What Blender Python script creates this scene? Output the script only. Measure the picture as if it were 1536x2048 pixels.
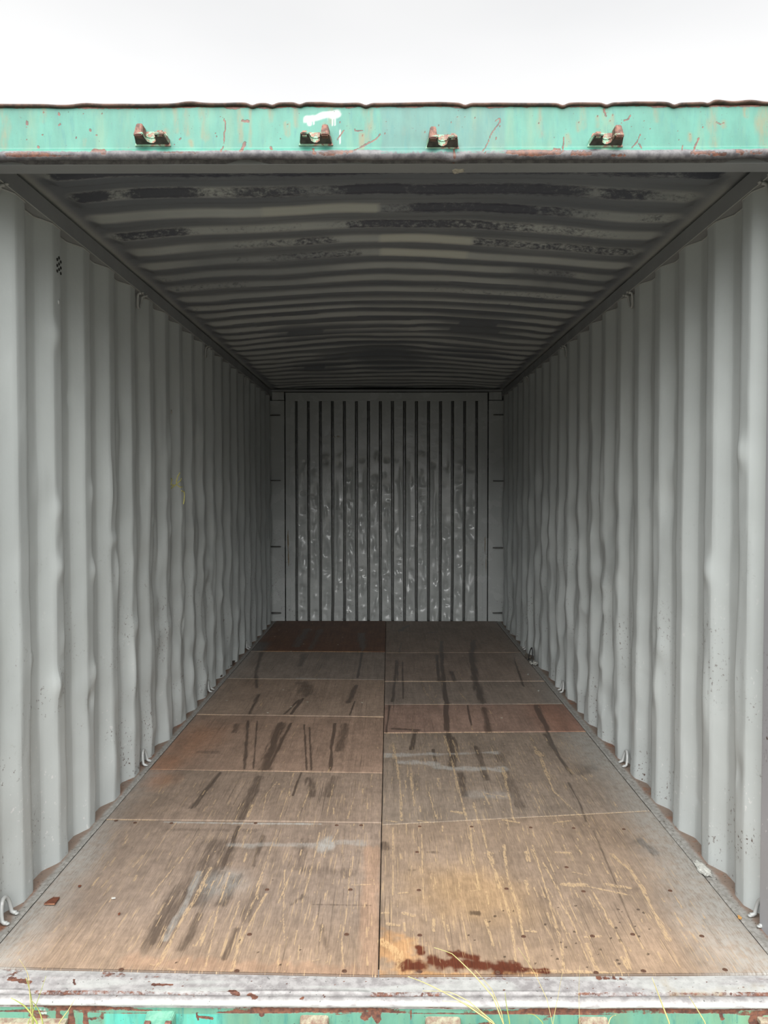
import bpy, bmesh, math, random
import numpy as np
from mathutils import Vector

for o in list(bpy.data.objects):
    bpy.data.objects.remove(o)
scene = bpy.context.scene
col = scene.collection
R = np.random.RandomState(11)
random.seed(11)

# ------------------------------------------------------------------ camera
F, CX, CY, VPX, VPY = 1560.0, 768.0, 1024.0, 777.5, 980.0
CAM = np.array([0.028, -2.17, 1.345])
PITCH = math.atan((CY - VPY) / F)
YAW = math.atan((VPX - CX) / F)
cam_data = bpy.data.cameras.new('camera')
cam = bpy.data.objects.new('camera', cam_data)
col.objects.link(cam)
cam.location = CAM
cam.rotation_euler = (math.pi / 2 - PITCH, 0, YAW)
cam_data.sensor_fit = 'VERTICAL'
cam_data.sensor_height = 36.0
cam_data.lens = F * 36.0 / 2048.0
cam_data.clip_start = 0.02
cam_data.clip_end = 500
scene.camera = cam

# ------------------------------------------------------------------ sky and exposure
SKY = 0.90
ALB = 0.60        # photo colours are exposed colours; the surfaces themselves are darker
world = bpy.data.worlds.new('overcast_sky')
scene.world = world
world.use_nodes = True
wt = world.node_tree
wt.nodes.clear()
w_out = wt.nodes.new('ShaderNodeOutputWorld')
w_bg = wt.nodes.new('ShaderNodeBackground')
w_tc = wt.nodes.new('ShaderNodeTexCoord')
w_map = wt.nodes.new('ShaderNodeMapping')
w_map.inputs['Scale'].default_value = (1.0, 1.0, 3.0)
w_n = wt.nodes.new('ShaderNodeTexNoise')
w_n.inputs['Scale'].default_value = 1.6
w_n.inputs['Detail'].default_value = 4
w_n.inputs['Roughness'].default_value = 0.45
w_r = wt.nodes.new('ShaderNodeValToRGB')
w_r.color_ramp.elements[0].position = 0.35
w_r.color_ramp.elements[0].color = (0.90, 0.905, 0.915, 1)
w_r.color_ramp.elements[1].position = 0.65
w_r.color_ramp.elements[1].color = (1.0, 1.0, 1.0, 1)
w_bg.inputs['Strength'].default_value = SKY
wt.links.new(w_tc.outputs['Generated'], w_map.inputs['Vector'])
wt.links.new(w_map.outputs['Vector'], w_n.inputs['Vector'])
wt.links.new(w_n.outputs['Fac'], w_r.inputs['Fac'])
# slightly greyer cloud higher up, paler towards the horizon
w_x = wt.nodes.new('ShaderNodeSeparateXYZ')
w_h = wt.nodes.new('ShaderNodeMapRange')
w_h.interpolation_type = 'SMOOTHSTEP'
for i_, v_ in enumerate((0.38, 0.58, 1.06, 0.88)):
    w_h.inputs[i_ + 1].default_value = v_
w_s = wt.nodes.new('ShaderNodeVectorMath')
w_s.operation = 'SCALE'
wt.links.new(w_tc.outputs['Generated'], w_x.inputs[0])
wt.links.new(w_x.outputs['Z'], w_h.inputs[0])
wt.links.new(w_r.outputs['Color'], w_s.inputs[0])
wt.links.new(w_h.outputs[0], w_s.inputs['Scale'])
wt.links.new(w_s.outputs[0], w_bg.inputs['Color'])
wt.links.new(w_bg.outputs['Background'], w_out.inputs['Surface'])
# assumed sunlight lamp, added to raise wall contrast, high behind the photographer: very soft
added_sun_d = bpy.data.lights.new('added_sun', 'SUN')
added_sun_d.energy = 8.2
added_sun_d.angle = math.radians(72)
added_sun_d.color = (1.0, 0.995, 0.985)
added_sun = bpy.data.objects.new('added_sun', added_sun_d)
col.objects.link(added_sun)
added_sun.location = (0, -8, 9)
added_sun.rotation_euler = (math.radians(90 - 42), 0, math.radians(-4))
scene.view_settings.view_transform = 'Standard'
scene.view_settings.look = 'None'
scene.view_settings.gamma = 1.0
scene.view_settings.use_curve_mapping = False
scene.view_settings.exposure = 0.22
scene.cycles.max_bounces = 12
scene.cycles.diffuse_bounces = 8
scene.cycles.glossy_bounces = 4

# ------------------------------------------------------------------ projection helpers (photo pixel -> point in the place)
_cy, _sy, _cp, _sp = math.cos(YAW), math.sin(YAW), math.cos(PITCH), math.sin(PITCH)
FWD = np.array([-_sy * _cp, _cy * _cp, -_sp])
RGT = np.array([_cy, _sy, 0.0])
UPV = np.cross(RGT, FWD)


def on(axis, px, py, v):
    r = FWD + RGT * (px - CX) / F - UPV * (py - CY) / F
    t = (v - CAM[axis]) / r[axis]
    return CAM + r * t


def fl(px, py):
    return on(2, px, py, 0.0)[:2]


def S(r, g, b):
    def f(c):
        c /= 255.0
        return c / 12.92 if c <= 0.04045 else ((c + 0.055) / 1.055) ** 2.4
    return np.array([f(r), f(g), f(b)]) * ALB


# ------------------------------------------------------------------ numpy noise and painting
_tabs = {}


def vn(x, y, seed=0):
    if seed not in _tabs:
        _tabs[seed] = np.random.RandomState(1000 + seed).rand(256, 256)
    t = _tabs[seed]
    xi = np.floor(x).astype(int)
    yi = np.floor(y).astype(int)
    fx = x - xi
    fy = y - yi
    fx = fx * fx * (3 - 2 * fx)
    fy = fy * fy * (3 - 2 * fy)
    a = t[xi & 255, yi & 255]
    b = t[(xi + 1) & 255, yi & 255]
    c = t[xi & 255, (yi + 1) & 255]
    d = t[(xi + 1) & 255, (yi + 1) & 255]
    return (a * (1 - fx) + b * fx) * (1 - fy) + (c * (1 - fx) + d * fx) * fy


def fbm(x, y, seed=0, oct=4):
    s = np.zeros_like(x, dtype=float)
    a, tot = 1.0, 0.0
    for i in range(oct):
        s += a * vn(x * 2 ** i + 17.3 * i, y * 2 ** i + 9.1 * i, seed + i)
        tot += a
        a *= 0.5
    return s / tot


def sst(e0, e1, x):
    t = np.clip((x - e0) / (e1 - e0), 0, 1)
    return t * t * (3 - 2 * t)


def stroke(M, X, Y, pts, w, strength=1.0, ragged=0.6, fx=70, fy=14, soft=0.6, seed=3):
    """paint a worn line of half-width w along pts into mask M (in place)"""
    pts = np.asarray(pts, float)
    lo = pts.min(0) - 3 * w - 0.01
    hi = pts.max(0) + 3 * w + 0.01
    sel = (X > lo[0]) & (X < hi[0]) & (Y > lo[1]) & (Y < hi[1])
    if not sel.any():
        return
    x = X[sel]
    y = Y[sel]
    d = np.full(x.shape, 9.0)
    for a, b in zip(pts[:-1], pts[1:]):
        ab = b - a
        L2 = max(ab @ ab, 1e-9)
        t = np.clip(((x - a[0]) * ab[0] + (y - a[1]) * ab[1]) / L2, 0, 1)
        d = np.minimum(d, np.hypot(x - a[0] - t * ab[0], y - a[1] - t * ab[1]))
    d = d + w * ragged * 2 * (fbm(x * fx, y * fy, seed, 3) - 0.5) * 1.6
    m = strength * (1 - sst(w * (1 - soft), w * (1 + soft), d))
    M[sel] = np.maximum(M[sel], m)


def blob(M, X, Y, c, rx, ry, strength=1.0, ragged=0.5, fx=20, fy=20, soft=0.5, seed=5):
    sel = (abs(X - c[0]) < rx * 2.2) & (abs(Y - c[1]) < ry * 2.2)
    if not sel.any():
        return
    x = X[sel]
    y = Y[sel]
    d = np.hypot((x - c[0]) / rx, (y - c[1]) / ry)
    d = d + ragged * 2 * (fbm(x * fx, y * fy, seed, 3) - 0.5)
    m = strength * (1 - sst(1 - soft, 1 + soft, d))
    M[sel] = np.maximum(M[sel], m)


# ------------------------------------------------------------------ mesh helpers
def link(name, me, mat=None, parent=None):
    o = bpy.data.objects.new(name, me)
    col.objects.link(o)
    if mat is not None:
        me.materials.append(mat)
    if parent is not None:
        o.parent = parent
    return o


def grid(name, V, mat, parent=None, attrs=None, flip=False, skirt=None):
    ny, nx = V.shape[:2]
    vs = V.reshape(-1, 3)
    idx = np.arange(ny * nx).reshape(ny, nx)
    q = np.stack([idx[:-1, :-1], idx[:-1, 1:], idx[1:, 1:], idx[1:, :-1]], -1).reshape(-1, 4)
    if flip:
        q = q[:, ::-1]
    faces = [q]
    nbase = len(vs)
    if skirt is not None:      # lower copy of the rim and a closing wall down to it
        rim = np.concatenate([idx[0, :], idx[1:, -1], idx[-1, -2::-1], idx[-2:0:-1, 0]])
        low = vs[rim] + np.array(skirt)
        li = nbase + np.arange(len(rim))
        rn, ln = np.roll(rim, -1), np.roll(li, -1)
        sq = np.stack([rim, li, ln, rn], -1)
        if flip:
            sq = sq[:, ::-1]
        faces.append(sq)
        vs = np.concatenate([vs, low])
    q = np.concatenate(faces)
    me = bpy.data.meshes.new(name)
    me.vertices.add(len(vs))
    me.vertices.foreach_set('co', np.ascontiguousarray(vs, dtype=np.float32).ravel())
    me.loops.add(q.size)
    me.loops.foreach_set('vertex_index', np.ascontiguousarray(q, dtype=np.int32).ravel())
    me.polygons.add(len(q))
    me.polygons.foreach_set('loop_start', np.arange(0, q.size, 4, dtype=np.int32))
    me.update(calc_edges=True)
    sm = np.ones(len(q), dtype=bool)
    if skirt is not None:
        sm[len(faces[0]):] = False
    me.polygons.foreach_set('use_smooth', sm)
    for an, arr in (attrs or {}).items():
        a = me.attributes.new(an, 'FLOAT_COLOR', 'POINT')
        A = np.zeros((len(vs), 4), dtype=np.float32)
        A[:, 3] = 1
        flat = arr.reshape(nbase, -1)
        A[:nbase, :flat.shape[1]] = flat
        if skirt is not None:
            A[nbase:] = A[rim]
            if an == 'Tone':
                A[nbase:, :3] *= .25
            if skirt[2] == -0.028 and an == 'Mask':
                A[nbase:] = (0, 1, 0, 0)
        a.data.foreach_set('color', A.ravel())
    me.update()
    return link(name, me, mat, parent)


def from_bm(name, bm, mat, parent=None, smooth=False):
    bmesh.ops.recalc_face_normals(bm, faces=bm.faces)
    me = bpy.data.meshes.new(name)
    bm.to_mesh(me)
    bm.free()
    if smooth:
        for p in me.polygons:
            p.use_smooth = True
    return link(name, me, mat, parent)


def bm_box(bm, lo, hi, bev=0.0):
    v = [bm.verts.new((x, y, z)) for x in (lo[0], hi[0]) for y in (lo[1], hi[1]) for z in (lo[2], hi[2])]
    f = [(0, 1, 3, 2), (4, 6, 7, 5), (0, 4, 5, 1), (2, 3, 7, 6), (0, 2, 6, 4), (1, 5, 7, 3)]
    fs = [bm.faces.new([v[i] for i in t]) for t in f]
    if bev:
        es = {e for a in fs for e in a.edges}
        bmesh.ops.bevel(bm, geom=list(es), offset=bev, segments=2, affect='EDGES', profile=0.6)


def bm_prism(bm, poly, z0, z1, axis='z', bev=0.0):
    """extrude a plan polygon (x,y) between z0 and z1"""
    a = [bm.verts.new((x, y, z0)) for x, y in poly]
    b = [bm.verts.new((x, y, z1)) for x, y in poly]
    n = len(poly)
    fs = [bm.faces.new(a[::-1]), bm.faces.new(b)]
    for i in range(n):
        fs.append(bm.faces.new([a[i], a[(i + 1) % n], b[(i + 1) % n], b[i]]))
    if bev:
        es = {e for q in fs for e in q.edges}
        bmesh.ops.bevel(bm, geom=list(es), offset=bev, segments=2, affect='EDGES')


def bm_tube(bm, pts, rad, n=8, taper=None):
    pts = [Vector(p) for p in pts]
    rings = []
    prev = None
    for i, p in enumerate(pts):
        t = (pts[min(i + 1, len(pts) - 1)] - pts[max(i - 1, 0)]).normalized()
        if prev is None:
            ref = Vector((0, 0, 1)) if abs(t.z) < 0.9 else Vector((1, 0, 0))
            u = t.cross(ref).normalized()
        else:
            u = (prev - t * prev.dot(t)).normalized()
        prev = u
        w = t.cross(u)
        r = rad if taper is None else rad * taper[i]
        rings.append([bm.verts.new(p + (u * math.cos(2 * math.pi * k / n) + w * math.sin(2 * math.pi * k / n)) * r) for k in range(n)])
    for a, b in zip(rings[:-1], rings[1:]):
        for k in range(n):
            bm.faces.new([a[k], a[(k + 1) % n], b[(k + 1) % n], b[k]])
    bm.faces.new(rings[0][::-1])
    bm.faces.new(rings[-1])


def tag(o, label=None, cat=None, group=None, kind=None):
    for k, v in (('label', label), ('category', cat), ('group', group), ('kind', kind)):
        if v:
            o[k] = v
    return o


def empty(name, loc=(0, 0, 0)):
    o = bpy.data.objects.new(name, None)
    o.empty_display_size = 0.05
    col.objects.link(o)
    o.location = loc
    return o


# ------------------------------------------------------------------ material helpers
class NT:
    def __init__(self, name):
        self.m = bpy.data.materials.new(name)
        self.m.use_nodes = True
        self.t = self.m.node_tree
        self.t.nodes.clear()
        self.out = self.t.nodes.new('ShaderNodeOutputMaterial')
        self.b = self.t.nodes.new('ShaderNodeBsdfPrincipled')
        self.t.links.new(self.b.outputs[0], self.out.inputs['Surface'])
        self.tc = self.t.nodes.new('ShaderNodeTexCoord').outputs['Object']

    def put(self, sock, v):
        if hasattr(v, 'is_output'):
            self.t.links.new(v, sock)
        elif v is not None:
            if sock.type == 'RGBA' and len(v) == 3:
                v = (*v, 1)
            sock.default_value = v

    def noise(self, scale=5.0, detail=3, rough=0.5, vec=None, stretch=None, off=None, dist=0.0):
        n = self.t.nodes.new('ShaderNodeTexNoise')
        v = vec or self.tc
        if stretch or off:
            mp = self.t.nodes.new('ShaderNodeMapping')
            if stretch:
                mp.inputs['Scale'].default_value = stretch
            if off:
                mp.inputs['Location'].default_value = off
            self.t.links.new(v, mp.inputs['Vector'])
            v = mp.outputs[0]
        self.t.links.new(v, n.inputs['Vector'])
        n.inputs['Scale'].default_value = scale
        n.inputs['Detail'].default_value = detail
        n.inputs['Roughness'].default_value = rough
        n.inputs['Distortion'].default_value = dist
        return n.outputs['Fac']

    def ramp(self, v, a, b, lo=0.0, hi=1.0):
        n = self.t.nodes.new('ShaderNodeMapRange')
        n.interpolation_type = 'SMOOTHSTEP'
        self.put(n.inputs[0], v)
        n.inputs[1].default_value = a
        n.inputs[2].default_value = b
        n.inputs[3].default_value = lo
        n.inputs[4].default_value = hi
        return n.outputs[0]

    def math(self, op, a, b=None, clamp=False):
        n = self.t.nodes.new('ShaderNodeMath')
        n.operation = op
        n.use_clamp = clamp
        self.put(n.inputs[0], a)
        if b is not None:
            self.put(n.inputs[1], b)
        return n.outputs[0]

    def mul(self, *a):
        r = a[0]
        for x in a[1:]:
            r = self.math('MULTIPLY', r, x)
        return r

    def mix(self, f, a, b, mode='MIX'):
        n = self.t.nodes.new('ShaderNodeMix')
        n.data_type = 'RGBA'
        n.blend_type = mode
        self.put(n.inputs[0], f)
        self.put(n.inputs[6], a)
        self.put(n.inputs[7], b)
        return n.outputs[2]

    def attr(self, name):
        n = self.t.nodes.new('ShaderNodeAttribute')
        n.attribute_name = name
        return n

    def sep(self, sock):
        n = self.t.nodes.new('ShaderNodeSeparateColor')
        self.t.links.new(sock, n.inputs[0])
        return n.outputs

    def xyz(self, sock=None):
        n = self.t.nodes.new('ShaderNodeSeparateXYZ')
        self.t.links.new(sock or self.tc, n.inputs[0])
        return n.outputs

    def scale(self, c, v):
        """colour times a value"""
        n = self.t.nodes.new('ShaderNodeVectorMath')
        n.operation = 'SCALE'
        self.put(n.inputs[0], c)
        self.put(n.inputs['Scale'], v)
        return n.outputs[0]

    def done(self, colr, rough=0.5, bump=None, bstr=0.2, bdist=0.01, metal=0.0, spec=0.5):
        self.put(self.b.inputs['Base Color'], colr)
        self.put(self.b.inputs['Roughness'], rough)
        self.b.inputs['Metallic'].default_value = metal
        self.b.inputs['Specular IOR Level'].default_value = spec
        if bump is not None:
            n = self.t.nodes.new('ShaderNodeBump')
            n.inputs['Strength'].default_value = bstr
            n.inputs['Distance'].default_value = bdist
            self.put(n.inputs['Height'], bump)
            self.t.links.new(n.outputs[0], self.b.inputs['Normal'])
        return self.m


GREY = (0.405, 0.432, 0.425)
RUST = tuple(S(112, 66, 44))


def mat_paint(name, base=GREY, rough=0.42, specks=1.0, bump=0.25, groove_shade=False):
    n = NT(name)
    z = n.xyz()[2]
    big = n.noise(2.2, 4, 0.55)
    c = n.mix(n.ramp(big, 0.3, 0.72), tuple(np.array(base) * 0.93), tuple(np.array(base) * 1.05))
    wash = n.noise(3.0, 4, 0.6, stretch=(3, 3, 0.5))
    c = n.mix(n.ramp(wash, 0.55, 0.8, 0, 0.25), c, tuple(np.array(base) * np.array([0.86, 0.86, 0.82])))
    low = n.ramp(z, 0.15, 1.45, 1.0, 0.0)
    gate = n.ramp(n.noise(3.3, 3, 0.6, off=(3, 7, 1)), 0.50, 0.62)
    sp = n.mul(n.ramp(n.noise(75, 3, 0.6), 0.61, 0.66), gate, low, specks)
    wh = n.mul(n.ramp(n.noise(55, 3, 0.65, off=(9, 2, 5)), 0.625, 0.67), n.ramp(n.noise(4.1, 2, 0.5, off=(1, 5, 8)), 0.48, 0.6), low, 0.8)
    c = n.mix(wh, c, (0.55, 0.55, 0.54))
    c = n.mix(sp, c, (0.09, 0.06, 0.05))
    if groove_shade:       # bottoms of the narrow ribs, their deep shade put into the colour
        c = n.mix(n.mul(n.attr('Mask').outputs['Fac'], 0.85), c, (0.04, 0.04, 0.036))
    hb = n.math('ADD', n.mul(n.noise(9, 3, 0.5), 0.7), n.mul(n.noise(120, 2, 0.5), 0.06))
    r = n.ramp(n.noise(6, 3, 0.5, off=(4, 4, 4)), 0.3, 0.7, rough - 0.07, rough + 0.1)
    return n.done(c, r, hb, bump, 0.012)


M_wall = mat_paint('grey_wall_paint')
M_end = mat_paint('grey_end_wall_paint', base=(0.385, 0.405, 0.395), rough=0.22, specks=0.7, bump=0.5)
M_endp = mat_paint('grey_end_panel_paint', base=(0.385, 0.405, 0.395), rough=0.22, specks=0.7, bump=0.5, groove_shade=True)
M_rail = mat_paint('grey_rail_paint', base=(0.24, 0.25, 0.255), specks=0.2, bump=0.1)
M_post = mat_paint('grey_post_paint', base=(0.32, 0.32, 0.335), rough=0.35, specks=1.3, bump=0.15)
M_rod = mat_paint('grey_rod_paint', base=(0.36, 0.37, 0.36), rough=0.35, specks=0.3, bump=0.05)


def mat_simple(name, c, rough=0.6, var=0.2, sc=40, stretch=None):
    n = NT(name)
    k = n.ramp(n.noise(sc, 4, 0.6, stretch=stretch), 0.3, 0.7, 1 - var, 1 + var)
    return n.done(n.scale(c, k), rough)


M_dark = mat_simple('dark_recess', (0.02, 0.02, 0.02), 0.9)
M_screw = mat_simple('rusty_screw', tuple(S(96, 66, 48)), 0.7, 0.4, 300)


def mat_ceiling():
    n = NT('grey_ceiling_paint')
    a = n.attr('Mask')
    m = n.sep(a.outputs['Color'])
    base = np.array((0.33, 0.345, 0.335))
    c = n.mix(n.ramp(n.noise(2.0, 4, 0.6, stretch=(1, 3, 1)), 0.3, 0.7), tuple(base * 0.9), tuple(base * 1.06))
    c = n.mix(n.mul(n.math('MINIMUM', m[1], 1.0), 0.78), c, (0.085, 0.098, 0.125))           # broad soot, plus shade painted onto the flats between ribs
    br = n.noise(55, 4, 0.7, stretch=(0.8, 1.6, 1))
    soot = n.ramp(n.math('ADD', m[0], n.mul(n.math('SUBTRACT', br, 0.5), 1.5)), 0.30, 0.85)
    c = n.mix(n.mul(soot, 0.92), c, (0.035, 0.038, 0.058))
    c = n.mix(m[2], c, (0.42, 0.425, 0.38))                            # fresh paint
    return n.done(c, 0.55, n.noise(7, 3, 0.5), 0.25, 0.012)


M_ceil = mat_ceiling()


def mat_floor():
    n = NT('worn_plywood')
    tone = n.attr('Tone').outputs['Color']
    a = n.attr('Mask')
    m = n.sep(a.outputs['Color'])
    dens = a.outputs['Alpha']
    g1 = n.noise(1.0, 4, 0.6, stretch=(260, 20, 1))
    g2 = n.noise(1.0, 3, 0.55, stretch=(46, 2.4, 1))
    g3 = n.noise(1.0, 4, 0.6, stretch=(7, 4, 1), off=(3, 3, 0))
    c = n.scale(tone, n.ramp(g1, 0.25, 0.75, 0.80, 1.15))
    c = n.scale(c, n.ramp(g2, 0.3, 0.7, 0.88, 1.09))
    c = n.scale(c, n.ramp(n.noise(24, 5, 0.7), 0.3, 0.7, 0.88, 1.10))
    c = n.scale(c, n.ramp(g3, 0.3, 0.7, 0.86, 1.10))
    # dark stains
    br = n.noise(1.0, 4, 0.65, stretch=(150, 12, 1), off=(0, 5, 0))
    dk = n.ramp(n.math('ADD', m[1], n.mul(n.math('SUBTRACT', br, 0.5), 0.9)), 0.10, 0.80)
    dkc = n.mix(0.4, n.scale(tone, 0.32), (0.05, 0.034, 0.026))
    c = n.mix(n.mul(dk, 0.88), c, dkc)
    # fine dark scuffs along the length
    d2 = n.mul(n.ramp(n.noise(1.0, 2, 0.5, stretch=(150, 2.0, 1), off=(8, 1, 0)), 0.60, 0.70), n.ramp(n.noise(1.0, 2, 0.5, stretch=(6, 1.4, 1), off=(2, 8, 0)), 0.42, 0.58), 0.75)
    c = n.mix(d2, c, n.scale(tone, 0.42))
    # pale dust
    pn = n.math('ADD', n.mul(n.noise(26, 5, 0.75), 0.5), n.mul(g1, 0.5))
    pd = n.mul(m[2], n.ramp(pn, 0.38, 0.58, 0.35, 1.0))
    c = n.mix(n.mul(pd, 0.78), c, tuple(S(190, 190, 184)))
    # bare-wood scratches: thin fibres plus painted gouges
    tan = tuple(S(208, 178, 132))
    f1 = n.ramp(n.noise(1.0, 2, 0.5, stretch=(210, 5.5, 1), off=(5, 0, 0), dist=0.3), 0.60, 0.67)
    gate = n.ramp(n.noise(1.0, 3, 0.6, stretch=(9, 5, 1), off=(1, 1, 0)), 0.38, 0.60)
    f2 = n.mul(n.ramp(n.noise(1.0, 3, 0.6, stretch=(70, 24, 1), off=(2, 4, 0)), 0.67, 0.72), 0.8)
    thin = n.mul(n.math('MAXIMUM', n.mul(f1, gate), f2), dens)
    brk = n.noise(1.0, 4, 0.7, stretch=(190, 50, 1), off=(6, 6, 0))
    bm_ = n.math('ADD', n.mul(brk, 0.55), n.mul(g1, 0.45))
    gg = n.mul(n.ramp(m[0], 0.25, 0.75), n.ramp(bm_, 0.43, 0.53))
    fac = n.math('MAXIMUM', n.mul(thin, 0.8), n.mul(gg, 0.85))
    tcol = n.mix(0.35, tan, n.scale(tone, 1.5))
    c = n.mix(fac, c, tcol)
    # specks
    sp = n.ramp(n.noise(330, 2, 0.5), 0.70, 0.74)
    c = n.mix(n.mul(sp, 0.6), c, n.scale(tone, 0.3))
    h = n.math('SUBTRACT', n.mul(g1, 0.5), n.mul(fac, 0.5))
    r = n.math('SUBTRACT', 0.62, n.mul(dk, 0.18))
    return n.done(c, r, h, 0.25, 0.003, spec=0.4)


M_floor = mat_floor()


def mat_green(name, p1, p2):
    n = NT(name)
    a = n.attr('Mask')
    m = n.sep(a.outputs['Color'])
    al = a.outputs['Alpha']
    t = n.attr('Tone').outputs['Color']
    k = n.noise(14, 5, 0.65, stretch=(1.6, 1, 0.5))
    c = n.mix(n.ramp(k, 0.3, 0.7), n.scale(t, 0.86), n.scale(t, 1.10))
    ye = n.ramp(n.noise(5, 4, 0.6, stretch=(3, 1, 0.6), off=(2, 0, 3)), 0.48, 0.75, 0, 0.55)
    c = n.mix(ye, c, n.scale(t, 1.0) if False else tuple(S(156, 194, 152) * .62))
    st = n.ramp(n.noise(26, 4, 0.7, stretch=(2.2, 1, 0.35), off=(7, 0, 2)), 0.52, 0.70, 0, 0.6)
    c = n.mix(st, c, tuple(S(72, 164, 158) * .62))
    brk = n.noise(90, 4, 0.7)
    # alpha channel: bare grey primer
    gp = n.ramp(n.math('ADD', al, n.mul(n.math('SUBTRACT', brk, 0.5), 1.0)), 0.35, 0.62)
    c = n.mix(gp, c, n.mix(n.ramp(n.noise(40, 4, 0.7), 0.35, 0.65), tuple(p1), tuple(p2)))
    # green channel: orange bleed
    c = n.mix(n.mul(m[1], n.ramp(n.noise(34, 4, 0.7, stretch=(2, 1, .5)), 0.25, 0.7), 0.9), c, tuple(S(150, 122, 76)))
    # blue channel: white splash
    c = n.mix(m[2], c, tuple(S(216, 220, 214) * .9))
    # rust
    ru = n.ramp(n.math('ADD', m[0], n.mul(n.math('SUBTRACT', brk, 0.5), 0.9)), 0.36, 0.60)
    rc = n.mix(n.ramp(n.noise(70, 4, 0.7), 0.3, 0.7), tuple(S(84, 58, 52)), tuple(S(140, 92, 72)))
    c = n.mix(ru, c, rc)
    sp = n.mul(n.ramp(n.noise(150, 2, 0.5), 0.695, 0.73), 0.8)
    c = n.mix(sp, c, tuple(S(70, 76, 70)))
    return n.done(c, 0.5, n.math('SUBTRACT', n.mul(brk, 0.15), n.mul(ru, 0.4)), 0.4, 0.004)


M_green = mat_green('weathered_mint_paint', S(86, 83, 87), S(126, 123, 124))  # header primer darkened to paint in the shade on its downturned edge
M_sill = mat_green('weathered_sill_paint', S(152, 148, 147), S(186, 183, 181))


def mat_keeper():
    n = NT('chipped_green_iron')
    t = n.xyz()
    c = n.mix(n.ramp(n.noise(45, 4, 0.6), 0.35, 0.65), tuple(S(150, 205, 174)), tuple(S(180, 220, 186)))
    ru = n.ramp(n.math('ADD', n.noise(38, 5, 0.7), n.mul(t[2], 3.0)), 0.50, 0.60)
    c = n.mix(ru, c, n.mix(n.ramp(n.noise(120, 3, 0.6), 0.35, 0.65), tuple(S(128, 88, 80)), tuple(S(184, 138, 116))))
    return n.done(c, 0.6, n.noise(90, 4, 0.7), 0.4, 0.003)


M_keep = mat_keeper()
M_undershade = mat_simple('grimy_shaded_iron', tuple(S(92, 84, 78)), .8, .4, 60)  # grimy underside colour with the shade there painted in
M_bar = mat_simple('shaded_rod', (.10, .10, .095), .5, .2, 60)  # rear rods coloured dark to stand in for the shade on them


def mat_rusty(name, c1, c2, sc=60):
    n = NT(name)
    c = n.mix(n.ramp(n.noise(sc, 5, 0.7), 0.35, 0.65), tuple(c1), tuple(c2))
    return n.done(c, 0.75, n.noise(sc * 1.5, 4, 0.7), 0.5, 0.004)


M_rust = mat_rusty('rust', S(92, 66, 58), S(160, 112, 94))
M_lip = mat_rusty('rusty_roof_lip', S(62, 52, 46), S(112, 84, 70), 30)


def mat_edge():
    n = NT('floor_edge_steel')
    x = n.math('ABSOLUTE', n.math('SUBTRACT', n.xyz()[0], 0.006))
    out = n.ramp(n.math('ADD', x, n.mul(n.math('SUBTRACT', n.noise(12, 4, 0.6), 0.5), 0.03)), 1.155, 1.175)
    grey = n.mix(n.ramp(n.noise(50, 4, 0.7), 0.3, 0.7), tuple(S(150, 146, 138)), tuple(S(190, 188, 182)))
    brown = n.mix(n.ramp(n.noise(9, 4, 0.7), 0.5, 0.68), tuple(S(150, 128, 112)), tuple(S(158, 98, 62)))
    c = n.mix(n.mul(out, 0.9), grey, brown)
    c = n.mix(n.ramp(n.noise(95, 3, 0.7, off=(1, 2, 3)), 0.62, 0.68), c, tuple(S(70, 56, 48)))
    return n.done(c, 0.65, n.noise(60, 4, 0.7), 0.4, 0.003)


M_edge = mat_edge()
M_chalk = mat_simple('yellow_chalk', tuple(S(236, 230, 140)), 0.9, 0.15, 200)
M_ground = None
n = NT('ground_grass')
M_ground = n.done(n.mix(n.ramp(n.noise(3, 5, 0.7), 0.35, 0.65), tuple(S(130, 129, 114)), tuple(S(152, 150, 138))), 0.9, n.noise(30, 5, 0.7), 0.6, 0.03)

# ================================================================== STRUCTURE
# ground in front of and around the container
bm = bmesh.new()
bmesh.ops.create_grid(bm, x_segments=24, y_segments=24, size=60)
for v in bm.verts:
    v.co.z = -0.235 + 0.03 * (random.random() - 0.5)
ground = from_bm('ground', bm, M_ground)
tag(ground, kind='structure')

XL, XR, DEP, ZT = -1.165, 1.180, 0.036, 2.293
PITCHW = 0.278
Y0 = 0.337           # where the first full inner flat begins
YB = 5.82            # face of the end wall
BR = np.array([0.0, 0.070, 0.138, 0.210])   # inner flat, slope out, outer flat, slope in


def prof(u):
    """0 on the inner flat, 1 on the outer flat; u = distance along the wall from an inner flat's start"""
    u = np.mod(u, PITCHW)
    return np.where(u < 0.070, 0.0, np.where(u < 0.138, (u - 0.070) / 0.068, np.where(u < 0.210, 1.0, (PITCHW - u) / 0.068)))


def wall_samples(y0, y1):
    ys = []
    k0 = int(math.floor((y0 - Y0) / PITCHW)) - 1
    k1 = int(math.ceil((y1 - Y0) / PITCHW)) + 1
    base = []
    e = 0.0035
    ends = list(BR) + [PITCHW]
    for a, b in zip(ends[:-1], ends[1:]):
        base += [a + e, a + (b - a) * 0.27, a + (b - a) * 0.5, a + (b - a) * 0.73, b - e]
    for k in range(k0, k1):
        ys += [Y0 + k * PITCHW + q for q in base]
    ys = np.array([v for v in ys if y0 <= v <= y1])
    return np.unique(np.concatenate([[y0], ys, [y1]]))


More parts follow.
